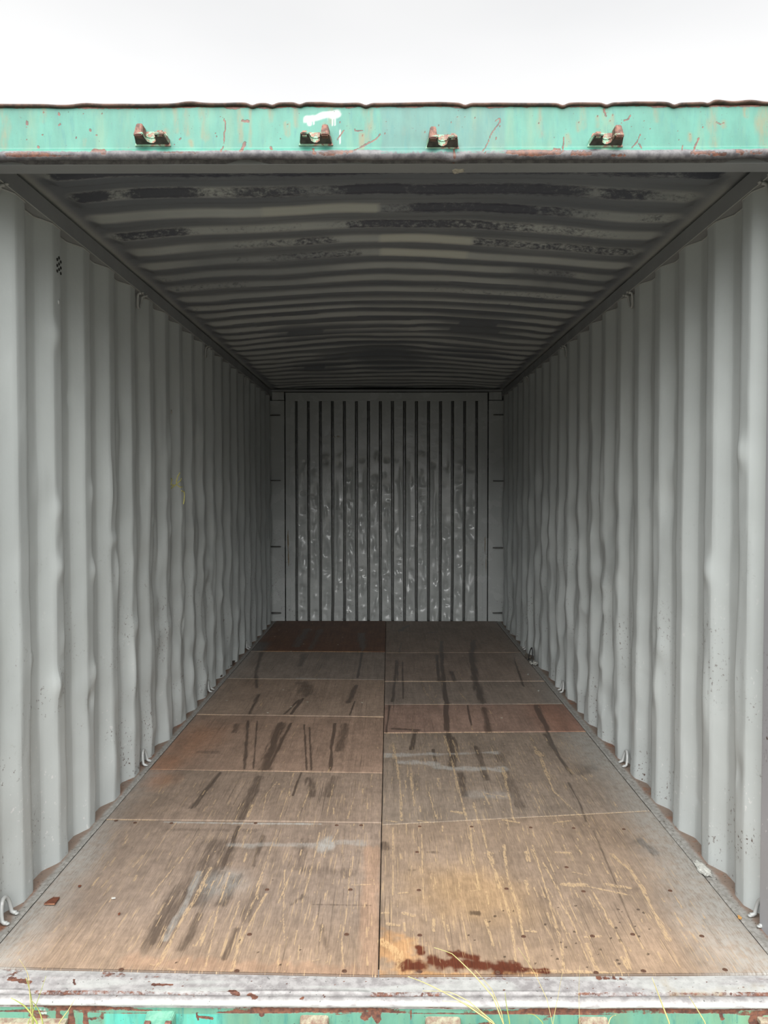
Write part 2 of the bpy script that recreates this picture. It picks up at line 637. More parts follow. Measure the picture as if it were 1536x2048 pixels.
def make_dents(seed, n, zone):
    r = np.random.RandomState(seed)
    out = []
    while len(out) < n:
        y = r.uniform(0.4, 5.6)
        z = r.uniform(0.08, 2.0)
        if r.rand() > zone(y, z):
            continue
        out.append((y, z, r.uniform(0.018, 0.055), r.uniform(0.03, 0.15), r.choice([-1, 1], p=[.6, .4]) * r.uniform(0.003, 0.013)))
    for i in range(n):        # small sharp dings
        y, z = r.uniform(0.4, 5.6), r.uniform(0.1, 1.9)
        if r.rand() < zone(y, z):
            out.append((y, z, r.uniform(0.008, 0.022), r.uniform(0.012, 0.05), r.choice([-1, 1]) * r.uniform(0.002, 0.007)))
    return out


def wall_surface(side, y, z, dents):
    sd = 20 if side < 0 else 40
    kk = np.floor((y - Y0 + 0.104) / PITCHW)
    amp = sst(2.1, 0.9, z) * (0.25 + 0.75 * sst(0.9, 2.4, y))
    sh = amp * 0.030 * (vn(kk * 3.7 + 5, z * 2.6 + kk * 1.3, sd) - 0.5) * 2 + amp * 0.015 * (vn(y * 7, z * 8, sd + 1) - 0.5) * 2
    d = DEP * prof(y - Y0 + sh)
    d = d + amp * (0.007 * (vn(y * 4, z * 3.5, sd + 2) - 0.5) + 0.006 * (vn(y * 13, z * 9, sd + 3) - 0.5)) * 2
    d = d + amp * sst(1.2, 2.0, y) * 0.016 * (np.abs(vn(y * 6.5, z * 4.2, sd + 4) - .5) * 2 - .45)      # pinched creases
    for (cy, cz, ry, rz, a) in dents:
        d = d + a * np.exp(-((y - cy) / ry) ** 2 - ((z - cz) / rz) ** 2)
    x0 = -XL if side < 0 else XR
    return side * (x0 + np.maximum(d * sst(2.285, 2.24, z) + DEP * prof(y - Y0) * (1 - sst(2.285, 2.24, z)), -0.012))


def zone_l(y, z):
    return 0.2 + 0.8 * float(np.exp(-((z - 0.85) / 0.5) ** 2)) * float(sst(0.8, 2.2, np.array(y)))


DL = make_dents(7, 135, zone_l)
DR = make_dents(8, 110, zone_l)
# creases that can be picked out one by one on the photo
for px, py, a in [(112, 1135, .012), (110, 1018, .010), (178, 985, .008), (180, 1140, .012), (108, 1370, .013), (180, 1345, .012), (310, 1085, .012), (352, 905, .01), (335, 1060, .012)]:
    p = on(0, px, py, -1.18)
    DL.append((p[1], p[2], 0.03, 0.045, -a))
for px, py, a in [(1490, 905, -.014), (1421, 1140, -.012), (1210, 1215, -.012), (1235, 1420, -.012), (1165, 1100, .014), (1160, 1190, .012), (1305, 1375, .01), (1480, 1540, .008)]:
    p = on(0, px, py, 1.19)
    DR.append((p[1], p[2], 0.03, 0.05, a))


def build_wall(side, name, dents):
    ys = wall_samples(0.08, YB + 0.03)
    zs = np.linspace(-0.02, ZT + 0.004, 225)
    Yg, Zg = np.meshgrid(ys, zs)
    Xg = wall_surface(side, Yg, Zg, dents)
    o = grid(name, np.stack([Xg, Yg, Zg], -1), M_wall, flip=(side < 0))
    tag(o, kind='structure')
    return o


wall_left = build_wall(-1, 'wall_left', DL)
wall_right = build_wall(1, 'wall_right', DR)


def ws(side, y, z):
    return float(wall_surface(side, np.array([y]), np.array([z]), DL if side < 0 else DR)[0])


# vent perforations and chalk on the left wall
bm0 = bmesh.new()
bmesh.ops.create_cone(bm0, cap_ends=True, segments=12, radius1=0.0056, radius2=0.0056, depth=0.002)
vent_me = bpy.data.meshes.new('vent_hole')
bm0.to_mesh(vent_me)
bm0.free()
vent_me.materials.append(M_dark)
for px, py in [(114, 519), (117.5, 516), (121, 524), (114, 531), (117.5, 528), (121, 536), (114, 542), (117.5, 539), (121, 547)]:
    p = on(0, px, py, XL)
    h = bpy.data.objects.new('vent_hole', vent_me)
    col.objects.link(h)
    h.parent = wall_left
    h.rotation_euler = (0, math.pi / 2, 0)
    h.location = (ws(-1, p[1], p[2]) + 0.0012, p[1], p[2])


def wall_ribbon(name, side, strokes, w, mat, parent):
    bm = bmesh.new()
    for pts in strokes:
        P = []
        for px, py in pts:
            p = on(0, px, py, -1.182 if side < 0 else 1.195)
            P.append((p[1], p[2]))
        Q = []
        for a, b in zip(P[:-1], P[1:]):
            for t in (0, .25, .5, .75):
                Q.append((a[0] + (b[0] - a[0]) * t, a[1] + (b[1] - a[1]) * t))
        Q.append(P[-1])
        bm_tube(bm, [(ws(side, y, z) - side * 0.001, y, z) for y, z in Q], w, 6)
    return from_bm(name, bm, mat, parent)


def c8(pts):     # crop (320..400, 920..1030) at 18.6 px per px
    return [(320 + x / 18.6, 920 + y / 18.6) for x, y in pts]


wall_ribbon('chalk_mark', -1, [c8([(435, 640), (440, 700), (500, 690), (515, 740), (490, 850), (490, 915), (540, 935)]),
                               c8([(620, 480), (585, 620), (570, 800), (580, 930), (620, 1010), (670, 1000)]),
                               c8([(665, 690), (600, 820), (560, 930), (465, 1140)]),
                               c8([(640, 1140), (700, 1180), (715, 1300), (700, 1500), (680, 1640)]),
                               c8([(405, 1740), (430, 1765), (445, 1740)])], 0.0032, M_chalk, wall_left)
M_chip = mat_simple('pale_paint_chip', tuple(S(205, 200, 185)), 0.8, 0.2, 120)
wall_ribbon('paint_chip', -1, [[(179, 727), (179, 730)], [(179, 735), (179.5, 736)], [(181, 746), (181, 748)], [(181, 752), (180, 760)], [(188, 771), (188, 775)]], 0.0028, M_chip, wall_left)

# top side rails
for side, nm in ((-1, 'trim_1'), (1, 'trim_2')):
    x0 = XL if side < 0 else XR
    bm = bmesh.new()
    xa, xb = sorted((x0 - side * 0.004, x0 + side * 0.06))
    bm_box(bm, (xa, 0.13, ZT), (xb, YB + 0.06, 2.355), 0.004)
    xa, xb = sorted((x0 + side * 0.05, x0 + side * 0.068))
    bm_box(bm, (xa, 0.13, ZT - 0.03), (xb, YB + 0.08, 2.43))
    o = from_bm(nm, bm, M_rail)
    tag(o, kind='structure')
    bm = bmesh.new()           # the bead of sealant under the rail
    bm_tube(bm, [(x0 - side * 0.0035, 0.15 + i * 0.15, ZT + 0.0005) for i in range(38)], 0.0022, 6)
    from_bm('sealant_bead', bm, M_rod, o, True)
    bm = bmesh.new()           # and the one that follows the corrugation
    yy = wall_samples(0.15, YB)
    bm_tube(bm, [(ws(side, y, ZT - 0.003) + side * 0.0008, y, ZT - 0.003) for y in yy], 0.0034, 5)
    from_bm('sealant_bead', bm, M_rod, o, True)

# ceiling: ribbed and slightly domed sheet
RP = 0.2095
YR0 = 0.413


def roof_prof(u):
    u = np.mod(u, RP)
    # 0..slope down..low flat..slope up..high flat ; 1 = low
    return np.where(u < 0.014, u / 0.014, np.where(u < 0.092, 1.0, np.where(u < 0.116, (0.116 - u) / 0.024, 0.0)))


base = []
for a, b in zip([0, .014, .092, .116], [.014, .092, .116, RP]):
    base += [a + .002, a + (b - a) * .35, a + (b - a) * .65, b - .002]
ys = np.unique(np.array([YR0 - 0.012 + k * RP + q for k in range(-2, 28) for q in base] + [0.06, 5.95]))
ys = ys[(ys >= 0.06) & (ys <= 5.95)]
xs = np.concatenate([np.linspace(-1.222, -1.0, 26)[:-1], np.linspace(-1.0, 1.0, 91), np.linspace(1.0, 1.237, 26)[1:]])
Xg, Yg = np.meshgrid(xs, ys)
side_d = np.minimum(Xg - XL, XR - Xg)
fade = sst(0.015, 0.10, side_d + 0.03 * (vn(Yg * 5, Xg * 0 + 3, 60) - 0.5))
dome = 0.050 * sst(0.0, 1.1, side_d) * sst(0.15, 1.3, Yg) * (1 - 0.75 * sst(3.6, 5.7, Yg)) + 0.012 * sst(0, .5, side_d)
wob = 0.020 * (vn(Xg * 2.2 + 4, Yg * 2.3, 61) - 0.5) * sst(0.05, 0.3, side_d) + 0.006 * (vn(Xg * 6, Yg * 5, 62) - 0.5)
ysh = 0.030 * (vn(Xg * 1.7 + 9, Yg * 1.3, 63) - 0.5) * 2 * sst(0.1, 0.5, side_d) * sst(1.5, 3.5, Yg)
rp = roof_prof(Yg - YR0 + 0.012 + ysh)
flat_a = 1 - 0.55 * np.exp(-((Xg + 0.05) / 0.4) ** 2 - ((Yg - 4.0) / 0.5) ** 2)
Zg = 2.384 + dome + wob * sst(0.1, .6, Yg) - 0.0195 * rp * fade * flat_a - 0.018 * (1 - sst(0.0, 0.06, side_d))
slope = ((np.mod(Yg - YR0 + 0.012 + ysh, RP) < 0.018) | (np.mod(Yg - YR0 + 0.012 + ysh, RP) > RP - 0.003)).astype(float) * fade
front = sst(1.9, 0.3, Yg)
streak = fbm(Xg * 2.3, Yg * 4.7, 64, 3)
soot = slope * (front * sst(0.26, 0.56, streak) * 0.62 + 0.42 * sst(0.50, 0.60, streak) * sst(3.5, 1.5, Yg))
soot_shade = 0.75 * sst(0.42, 0.68, fbm(Xg * 1.6 + 3, Yg * 2.6, 67, 3)) * sst(4.0, 0.4, Yg)
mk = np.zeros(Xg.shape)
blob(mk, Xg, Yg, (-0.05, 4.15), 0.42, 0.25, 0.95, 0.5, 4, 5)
soot_shade = np.maximum(soot_shade, mk)
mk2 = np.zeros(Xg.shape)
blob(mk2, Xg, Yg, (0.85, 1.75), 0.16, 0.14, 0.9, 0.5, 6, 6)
soot_shade = np.maximum(soot_shade, mk2)
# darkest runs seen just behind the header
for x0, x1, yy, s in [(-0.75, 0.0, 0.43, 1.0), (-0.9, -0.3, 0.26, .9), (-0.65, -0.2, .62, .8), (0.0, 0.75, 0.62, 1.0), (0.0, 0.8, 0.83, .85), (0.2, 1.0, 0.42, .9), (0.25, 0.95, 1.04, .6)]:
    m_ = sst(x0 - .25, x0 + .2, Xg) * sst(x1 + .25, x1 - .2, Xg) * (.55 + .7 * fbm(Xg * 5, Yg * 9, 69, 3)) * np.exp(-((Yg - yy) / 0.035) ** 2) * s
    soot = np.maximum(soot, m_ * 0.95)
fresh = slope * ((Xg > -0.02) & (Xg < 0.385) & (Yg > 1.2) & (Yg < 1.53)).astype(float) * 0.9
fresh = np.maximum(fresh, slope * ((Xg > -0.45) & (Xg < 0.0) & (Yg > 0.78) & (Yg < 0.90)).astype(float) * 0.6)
soot_shade = np.maximum(soot_shade, (1 - slope) * (0.88 + 0.7 * (fbm(Xg * 1.3, Yg * 3.1, 68, 3) - .5)) * sst(0.0, .04, side_d))  # flats painted darker, as if shaded, so the slopes read as lit
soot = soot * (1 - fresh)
soot_shade = soot_shade * (1 - fresh)
msk = np.stack([soot, soot_shade, fresh, np.ones_like(soot)], -1)
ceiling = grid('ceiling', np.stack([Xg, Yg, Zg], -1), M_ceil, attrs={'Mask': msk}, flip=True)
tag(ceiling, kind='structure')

# end wall
gx0 = on(1, 593, 980, YB)[0]
GP = (on(1, 953, 980, YB)[0] - gx0) / 15.0
PX0, PX1, PZ1 = gx0 - 0.055, gx0 + 15 * GP + 0.055, on(1, 770, 802, YB)[2]
xs = [PX0]
for k in range(16):
    c = gx0 + k * GP
    xs += [c + q for q in (-.0190, -.0150, -.0132, -.0116, -.004, .004, .0116, .0132, .0150, .0190)]
    if k < 15:
        xs += list(np.linspace(c + .0200, c + GP - .0200, 10)[1:-1])
xs = np.array(xs + [PX1])
zs = np.linspace(-0.01, PZ1 + .01, 215)
Xg, Zg = np.meshgrid(xs, zs)
off = Xg - (gx0 + np.round((Xg - gx0) / GP) * GP)
wander = 0.004 * (vn(np.round((Xg - gx0) / GP) * 3.3, Zg * 4, 70) - 0.5) * 2 * sst(2.0, 1.0, Zg)
ao = np.abs(off)
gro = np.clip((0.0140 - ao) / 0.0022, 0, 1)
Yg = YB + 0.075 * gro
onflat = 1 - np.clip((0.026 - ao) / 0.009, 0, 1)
rr = np.random.RandomState(77)
d = np.zeros_like(Xg)
for i in range(430):
    k = rr.randint(0, 15)
    cx = gx0 + (k + .5) * GP + rr.uniform(-.03, .03)
    cz = 1.75 * rr.beta(1.25, 2.0)
    a = rr.choice([1, 1, -1]) * rr.uniform(.004, .013)
    rx, rz = rr.uniform(.015, .034), rr.uniform(.013, .05)
    d += a * np.exp(-((Xg - cx) / rx) ** 2 - ((Zg - cz) / rz) ** 2)
for i in range(12):       # long flattened runs
    k = rr.randint(1, 14)
    cx = gx0 + (k + .5) * GP + rr.choice([-1, 1]) * .03
    cz = rr.uniform(.7, 1.3)
    d += .012 * np.exp(-((Xg - cx) / .018) ** 2) * sst(.45, .25, abs(Zg - cz))
dd = np.maximum(d, -.012) * onflat
Yg = Yg + dd
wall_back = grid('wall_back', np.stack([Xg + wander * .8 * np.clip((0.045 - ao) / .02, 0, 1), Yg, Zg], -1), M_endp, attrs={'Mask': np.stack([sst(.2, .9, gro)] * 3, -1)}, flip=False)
tag(wall_back, kind='structure')
ztop = on(1, 770, 785, YB)[2]
for lo, hi, nm in [((PX0 - 0.055, YB - .004, PZ1), (PX1 + 0.055, YB + .05, ztop), 'top_beam'),
                   ((PX0 - .056, YB - .002, -.02), (PX0 - .012, YB + .05, PZ1 + .004), 'side_trim'),
                   ((PX1 + .012, YB - .002, -.02), (PX1 + .056, YB + .05, PZ1 + .004), 'side_trim'),
                   ((PX0 - .016, YB + .003, -.02), (PX0 + .002, YB + .05, PZ1 + .004), 'side_trim'),
                   ((PX1 - .002, YB + .003, -.02), (PX1 + .016, YB + .05, PZ1 + .004), 'side_trim'),
                   ((XL - .06, YB - .01, -.02), (PX0 - .066, YB + .05, PZ1 + .002), 'corner_post'),
                   ((PX1 + .066, YB - .01, -.02), (XR + .06, YB + .05, PZ1 + .002), 'corner_post'),
                   ((XL - .0, YB - .012, PZ1 + .009), (PX0 - .068, YB + .05, ztop + .004), 'corner_block'),
                   ((PX1 + .068, YB - .012, PZ1 + .009), (XR + .0, YB + .05, ztop + .004), 'corner_block')]:
    bm = bmesh.new()
    bm_box(bm, lo, hi, 0.002)
    from_bm(nm, bm, M_end, wall_back)
bm = bmesh.new()
bm_box(bm, (XL - .07, YB + .10, -.06), (XR + .07, YB + .13, 2.44))
from_bm('backing_plate', bm, M_dark, wall_back)
bm = bmesh.new()
bm_box(bm, (XL - .05, YB - .03, ztop + .006), (XR + .05, YB + .105, ztop + .028), .004)
from_bm('roof_end_rail', bm, M_rail, wall_back)

M_mint = mat_simple('mint_post_paint', tuple(S(108, 190, 168) * .62), .5, .15, 14)
# front corner posts
for side, nm in ((-1, 'trim_3'), (1, 'trim_4')):
    x0 = (XL if side < 0 else XR) - side * 0.006
    bm = bmesh.new()
    xa, xb = sorted((x0, x0 + side * 0.10))
    bm_box(bm, (xa, -0.05, -0.17), (xb, 0.215 if side > 0 else 0.12, 2.40), 0.006)
    o = from_bm(nm, bm, M_post)
    o.data.materials.append(M_mint)
    for p in o.data.polygons:
        if p.normal.y < -.6 or p.normal.x * side > .6:
            p.material_index = 1
    tag(o, kind='structure')

# ---------------------------------------------------------------- floor
floor_bm = bmesh.new()
bm_box(floor_bm, (-1.24, -0.03, -0.16), (1.25, YB + 0.1, -0.034))
floor = from_bm('floor', floor_bm, M_dark)
tag(floor, kind='structure')
XE = 1.126
LJ = [(-.050, -.018), (.945, .972), (1.502, 1.542), (2.417, 2.462), (3.318, 3.355), (4.273, 4.300), (5.815, 5.815)]
RJ = [(-.050, -.034), (.926, 1.070), (2.113, 2.146), (2.687, 2.705), (3.275, 3.288), (4.233, 4.258), (5.815, 5.815)]
TONE_L = [S(176, 147, 124) * (.77, .86, .95), S(162, 137, 117) * (.86, .92, .97), S(150, 120, 102) * (1.28, 1.42, 1.45), S(148, 124, 108) * (1.35, 1.45, 1.45), S(134, 122, 112) * 1.6, S(112, 74, 56) * (1.35, 1.6, 1.6)]  # rear boards get lighter colours to make up for the weak light there
TONE_R = [S(172, 144, 118) * (.80, .86, .94), S(152, 137, 121) * (.94, .92, .92), S(148, 118, 102) * (1.2, 1.3, 1.35), S(134, 121, 110) * 1.45, S(128, 114, 103) * 1.7, S(122, 108, 97) * 1.9]


def sc(px0, py0, k):
    return lambda pts: [tuple(fl(px0 + x * k, py0 + y * k)) for x, y in pts]


A5 = sc(300, 1500, .306)
A6 = sc(750, 1440, .358)
A2 = sc(400, 1220, .2604)
A3 = sc(760, 1220, .2734)


def wd(pts, wpx):
    return max(0.0022, 0.5 * wpx * (np.mean([p[1] for p in pts]) - CAM[1]) / F)


TAN = []
for pts, w in [([(400, 770), (290, 980), (190, 1140), (60, 1400)], 24), ([(740, 820), (690, 960), (600, 1150), (530, 1450)], 12),
               ([(760, 940), (680, 1080), (580, 1280), (540, 1440)], 17), ([(520, 800), (440, 1050), (400, 1260), (360, 1420)], 10),
               ([(640, 510), (600, 640)], 6), ([(830, 520), (740, 790), (690, 900)], 8), ([(940, 760), (860, 950), (840, 1000)], 14),
               ([(880, 780), (870, 1100), (880, 1250)], 5), ([(1310, 760), (1300, 880), (1280, 1100), (1250, 1250), (1270, 1440)], 11),
               ([(1110, 540), (1050, 800), (990, 1000)], 7), ([(970, 930), (960, 1000)], 11), ([(850, 1270), (830, 1450)], 7),
               ([(800, 1280), (760, 1450)], 11), ([(590, 990), (520, 1170), (460, 1350)], 6), ([(1230, 520), (1190, 600)], 10),
               ([(1320, 882), (1440, 880)], 12), ([(1250, 640), (1270, 720)], 5), ([(1410, 1000), (1400, 1030)], 8),
               ([(1060, 1380), (1110, 1370)], 12), ([(830, 210), (760, 290), (730, 450)], 7), ([(940, 150), (900, 300), (850, 440)], 6),
               ([(990, 385), (960, 440)], 12), ([(670, 360), (640, 440)], 15), ([(1200, 230), (1150, 450)], 7), ([(1340, 300), (1290, 450)], 8),
               ([(1040, 270), (990, 390)], 6), ([(610, 350), (555, 460)], 6), ([(330, 540), (240, 660), (190, 740)], 6), ([(90, 270), (0, 370)], 5),
               ([(160, 760), (0, 960)], 6), ([(420, 1050), (300, 1280)], 5), ([(960, 1180), (940, 1280)], 8), ([(1130, 1140), (1110, 1250)], 8),
               ([(1100, 1060), (1060, 1180)], 10), ([(1250, 1140), (1230, 1230)], 9), ([(250, 1360), (230, 1400)], 8), ([(0, 1400), (160, 1440)], 12)]:
    q = A5(pts)
    TAN.append((q, wd(q, w * .306), 0.95))
for pts, w in [([(530, 590), (545, 760), (585, 950)], 14), ([(600, 610), (640, 780), (700, 920), (760, 1120), (790, 1380)], 14),
               ([(640, 740), (700, 940)], 20), ([(720, 700), (740, 880), (800, 1050), (830, 1230), (880, 1420)], 20),
               ([(880, 700), (960, 960), (1010, 1140), (1060, 1400)], 10), ([(940, 800), (1030, 960), (1110, 1150), (1190, 1350)], 12),
               ([(1210, 950), (1300, 1100), (1400, 1290), (1430, 1400)], 12), ([(1320, 750), (1430, 840), (1500, 960), (1560, 1080), (1640, 1230)], 30),
               ([(1060, 920), (1180, 925)], 46), ([(1180, 930), (1420, 980)], 16), ([(1290, 920), (1420, 940)], 26), ([(100, 130), (140, 350), (150, 560)], 14), ([(200, 300), (220, 480)], 14),
               ([(390, 90), (430, 230), (480, 430), (515, 570)], 12), ([(435, 120), (470, 230)], 8), ([(710, 270), (740, 380), (775, 560)], 14),
               ([(900, 160), (950, 290), (1000, 400), (1150, 540)], 9), ([(900, 170), (930, 200)], 30), ([(550, 460), (580, 580)], 14), ([(100, 600), (100, 1030)], 7),
               ([(260, 640), (270, 1000)], 5), ([(330, 850), (340, 960)], 8), ([(620, 1120), (660, 1260)], 20),
               ([(960, 1080), (1050, 1230), (1050, 1380)], 10), ([(1180, 1250), (1240, 1400)], 36), ([(1400, 1100), (1500, 1280)], 12),
               ([(330, 1110), (325, 1180)], 18), ([(370, 1070), (420, 1320)], 9), ([(40, 1080), (70, 1080)], 20), ([(160, 1080), (215, 1095)], 26),
               ([(70, 1140), (130, 1150)], 26), ([(40, 1240), (130, 1300), (140, 1380)], 60), ([(130, 970), (180, 965)], 16), ([(850, 740), (860, 790)], 30),
               ([(610, 745), (660, 745)], 16), ([(1010, 740), (1090, 745)], 26), ([(840, 1180), (900, 1185)], 20), ([(1170, 1215), (1260, 1210)], 22),
               ([(860, 1400), (1536, 1425)], 34), ([(1380, 1330), (1420, 1390)], 40), ([(430, 510), (490, 520)], 26), ([(620, 410), (730, 430)], 10),
               ([(720, 560), (800, 575)], 24), ([(240, 560), (330, 575)], 14), ([(60, 560), (120, 570)], 16), ([(1000, 575), (1090, 565)], 18),
               ([(520, 960), (590, 950)], 8), ([(840, 900), (850, 920)], 26), ([(930, 700), (1000, 850)], 6), ([(1100, 850), (1190, 870)], 8),
               ([(480, 1080), (520, 1250)], 6), ([(300, 400), (340, 540)], 7), ([(600, 400), (640, 470)], 8), ([(860, 350), (920, 500)], 6)]:
    q = A6(pts)
    TAN.append((q, wd(q, w * .358 * .85), 1.0))
for pts, w in [([(470, 920), (540, 1140)], 12), ([(530, 950), (580, 1120)], 12), ([(1130, 1000), (1180, 1080), (1240, 1240)], 18), ([(305, 540), (330, 600), (400, 680)], 8),
               ([(570, 590), (650, 680)], 9), ([(900, 1150), (930, 1240)], 20), ([(560, 440), (590, 480)], 6), ([(740, 380), (790, 410)], 8), ([(990, 365), (1030, 480)], 5),
               ([(440, 655), (470, 680)], 14), ([(670, 845), (675, 880)], 12), ([(360, 540), (370, 620)], 5), ([(130, 1130), (130, 1240)], 10), ([(200, 1120), (205, 1220)], 10)]:
    q = A3(pts)
    TAN.append((q, wd(q, w * .2734), 0.75))
for pts, w in [([(940, 330), (900, 400)], 10), ([(870, 370), (1085, 370)], 5), ([(930, 450), (870, 530)], 8), ([(690, 420), (640, 460)], 4), ([(670, 1040), (640, 1100)], 5),
               ([(760, 880), (690, 1000)], 4), ([(395, 850), (395, 920)], 6), ([(480, 680), (420, 790)], 5)]:
    q = A2(pts)
    TAN.append((q, wd(q, w * .2604), 0.7))
for a, b in [((500, 1790), (590, 1765)), ((510, 1815), (540, 1790)), ((200, 1905), (180, 1880)), ((190, 1885), (150, 1935)), ((630, 1760), (560, 1830))]:
    pass
DARK = []
for f, k, lst in [(A2, .2604, [([(470, 330), (430, 480), (440, 600)], 26, .45), ([(450, 650), (380, 800)], 26, .5), ([(370, 850), (340, 1220)], 22, .55), ([(440, 850), (410, 1220)], 10, .6),
                               ([(800, 560), (820, 650)], 110, .35), ([(790, 680), (700, 800)], 22, .7), ([(760, 690), (650, 800)], 18, .5), ([(620, 870), (500, 1220)], 70, .5), ([(700, 870), (520, 1220)], 20, .6),
                               ([(1200, 580), (1140, 710)], 34, .5), ([(1190, 700), (1150, 810)], 10, .8), ([(1040, 870), (1015, 1000), (1000, 1230)], 20, .85), ([(1120, 880), (1060, 1080)], 60, .4),
                               ([(800, 880), (820, 1230)], 12, .6), ([(840, 900), (855, 1230)], 12, .6), ([(820, 150), (740, 280)], 60, .5), ([(930, 150), (850, 300)], 40, .4), ([(1240, 180), (1250, 290)], 50, .5),
                               ([(1250, 290), (1210, 520)], 14, .7), ([(800, 340), (770, 430)], 50, .4), ([(280, 880), (270, 940)], 40, .4), ([(40, 1100), (160, 1100)], 14, .4), ([(0, 1090), (130, 1090)], 60, .3)]),
                  (A3, .2734, [([(120, 370), (110, 520), (90, 670)], 16, .6), ([(155, 240), (140, 310)], 8, .6), ([(165, 380), (170, 650)], 10, .6), ([(130, 380), (130, 520)], 8, .6), ([(415, 330), (430, 520)], 20, .6),
                               ([(450, 230), (455, 420), (485, 680), (490, 880)], 24, .75), ([(520, 450), (545, 520)], 26, .5), ([(690, 220), (670, 330), (700, 520), (750, 680)], 40, .55), ([(765, 720), (795, 890)], 46, .45),
                               ([(640, 700), (670, 850)], 12, .7), ([(1140, 700), (1230, 880)], 40, .6), ([(1150, 700), (1210, 860), (1300, 1060), (1400, 1200)], 20, .6), ([(980, 350), (1050, 560)], 14, .5),
                               ([(390, 1020), (415, 1160)], 12, .9), ([(500, 900), (540, 1140)], 44, .55), ([(70, 700), (45, 900)], 10, .9), ([(100, 152), (230, 155)], 14, .95), ([(150, 150), (200, 115)], 26, .9),
                               ([(365, 165), (420, 163)], 20, 1.), ([(740, 243), (770, 243)], 16, .7), ([(100, 870), (270, 880)], 40, .5), ([(260, 890), (230, 1020)], 26, .6), ([(700, 1000), (780, 1240)], 40, .4)]),
                  (A5, .306, [([(580, 500), (500, 700), (470, 780)], 26, .6), ([(430, 800), (300, 1000)], 120, .42), ([(250, 900), (60, 1200)], 150, .42), ([(60, 1120), (20, 1260)], 70, .5),
                              ([(330, 1080), (200, 1300)], 60, .38), ([(560, 830), (480, 1000)], 80, .4), ([(740, 560), (680, 760)], 30, .4), ([(460, 150), (270, 380)], 30, .5), ([(720, 180), (590, 450)], 60, .4),
                              ([(990, 150), (930, 300)], 14, .6), ([(1040, 190), (1060, 300)], 50, .4), ([(1200, 180), (1160, 300)], 60, .35), ([(1000, 780), (1290, 800)], 120, .25), ([(1060, 1010), (1440, 1015)], 14, .35),
                              ([(560, 1170), (480, 1360)], 40, .4), ([(430, 620), (330, 820), (150, 1050), (0, 1260)], 190, .36), ([(480, 660), (380, 900)], 130, .36), ([(720, 900), (640, 1100)], 90, .28), ([(1000, 600), (960, 760)], 120, .25), ([(1120, 1150), (1150, 1280)], 60, .3), ([(130, 520), (700, 525)], 40, .25), ([(930, 1010), (1000, 950)], 30, .3)]),
                  (A6, .358, [([(1220, 620), (1280, 760), (1330, 880), (1400, 1060), (1480, 1240)], 9, .36), ([(1080, 350), (1150, 480), (1180, 570)], 12, .42), ([(950, 80), (1010, 170)], 26, .6), ([(430, 100), (440, 260)], 40, .5),
                              ([(325, 165), (340, 240)], 12, .8), ([(1150, 290), (1220, 260)], 90, .3), ([(480, 300), (500, 420)], 40, .4), ([(700, 200), (800, 480)], 60, .3), ([(1480, 680), (1560, 740)], 60, .45),
                              ([(545, 1080), (570, 1080)], 40, .5), ([(50, 690), (60, 720)], 40, .4), ([(300, 740), (350, 740)], 26, .3), ([(190, 840), (220, 840)], 22, .3), ([(900, 950), (1000, 1180)], 90, .22),
                              ([(1180, 1040), (1330, 1180)], 90, .2)])]:
    for pts, w, s in lst:
        q = f(pts)
        DARK.append((q, wd(q, w * k * 1.15), min(1.1, s * 1.5)))
WET = []          # the soaked dark-red patch at the front edge
for pts, w in [([(180, 1370), (250, 1380)], 90), ([(245, 1275), (255, 1300)], 34), ([(330, 1350), (560, 1370), (780, 1390)], 80), ([(440, 1310), (560, 1330)], 50), ([(780, 1390), (960, 1405)], 34), ([(680, 1410), (700, 1400)], 50)]:
    q = A6(pts)
    WET.append((q, wd(q, w * .358 * 1.25)))
rs = np.random.RandomState(5)
DOTS = []
for i in range(46):
    x, y = rs.uniform(520, 1560), rs.uniform(1040, 1390)
    if x < 900 and rs.rand() < .6:
        continue
    DOTS.append((A6([(x, y)])[0], rs.uniform(.0022, .0045)))
for px, py in [(560, 1930), (515, 1905), (600, 1900), (480, 1880), (352, 1925), (545, 1760)]:
    DOTS.append((tuple(fl(px, py)), .003))


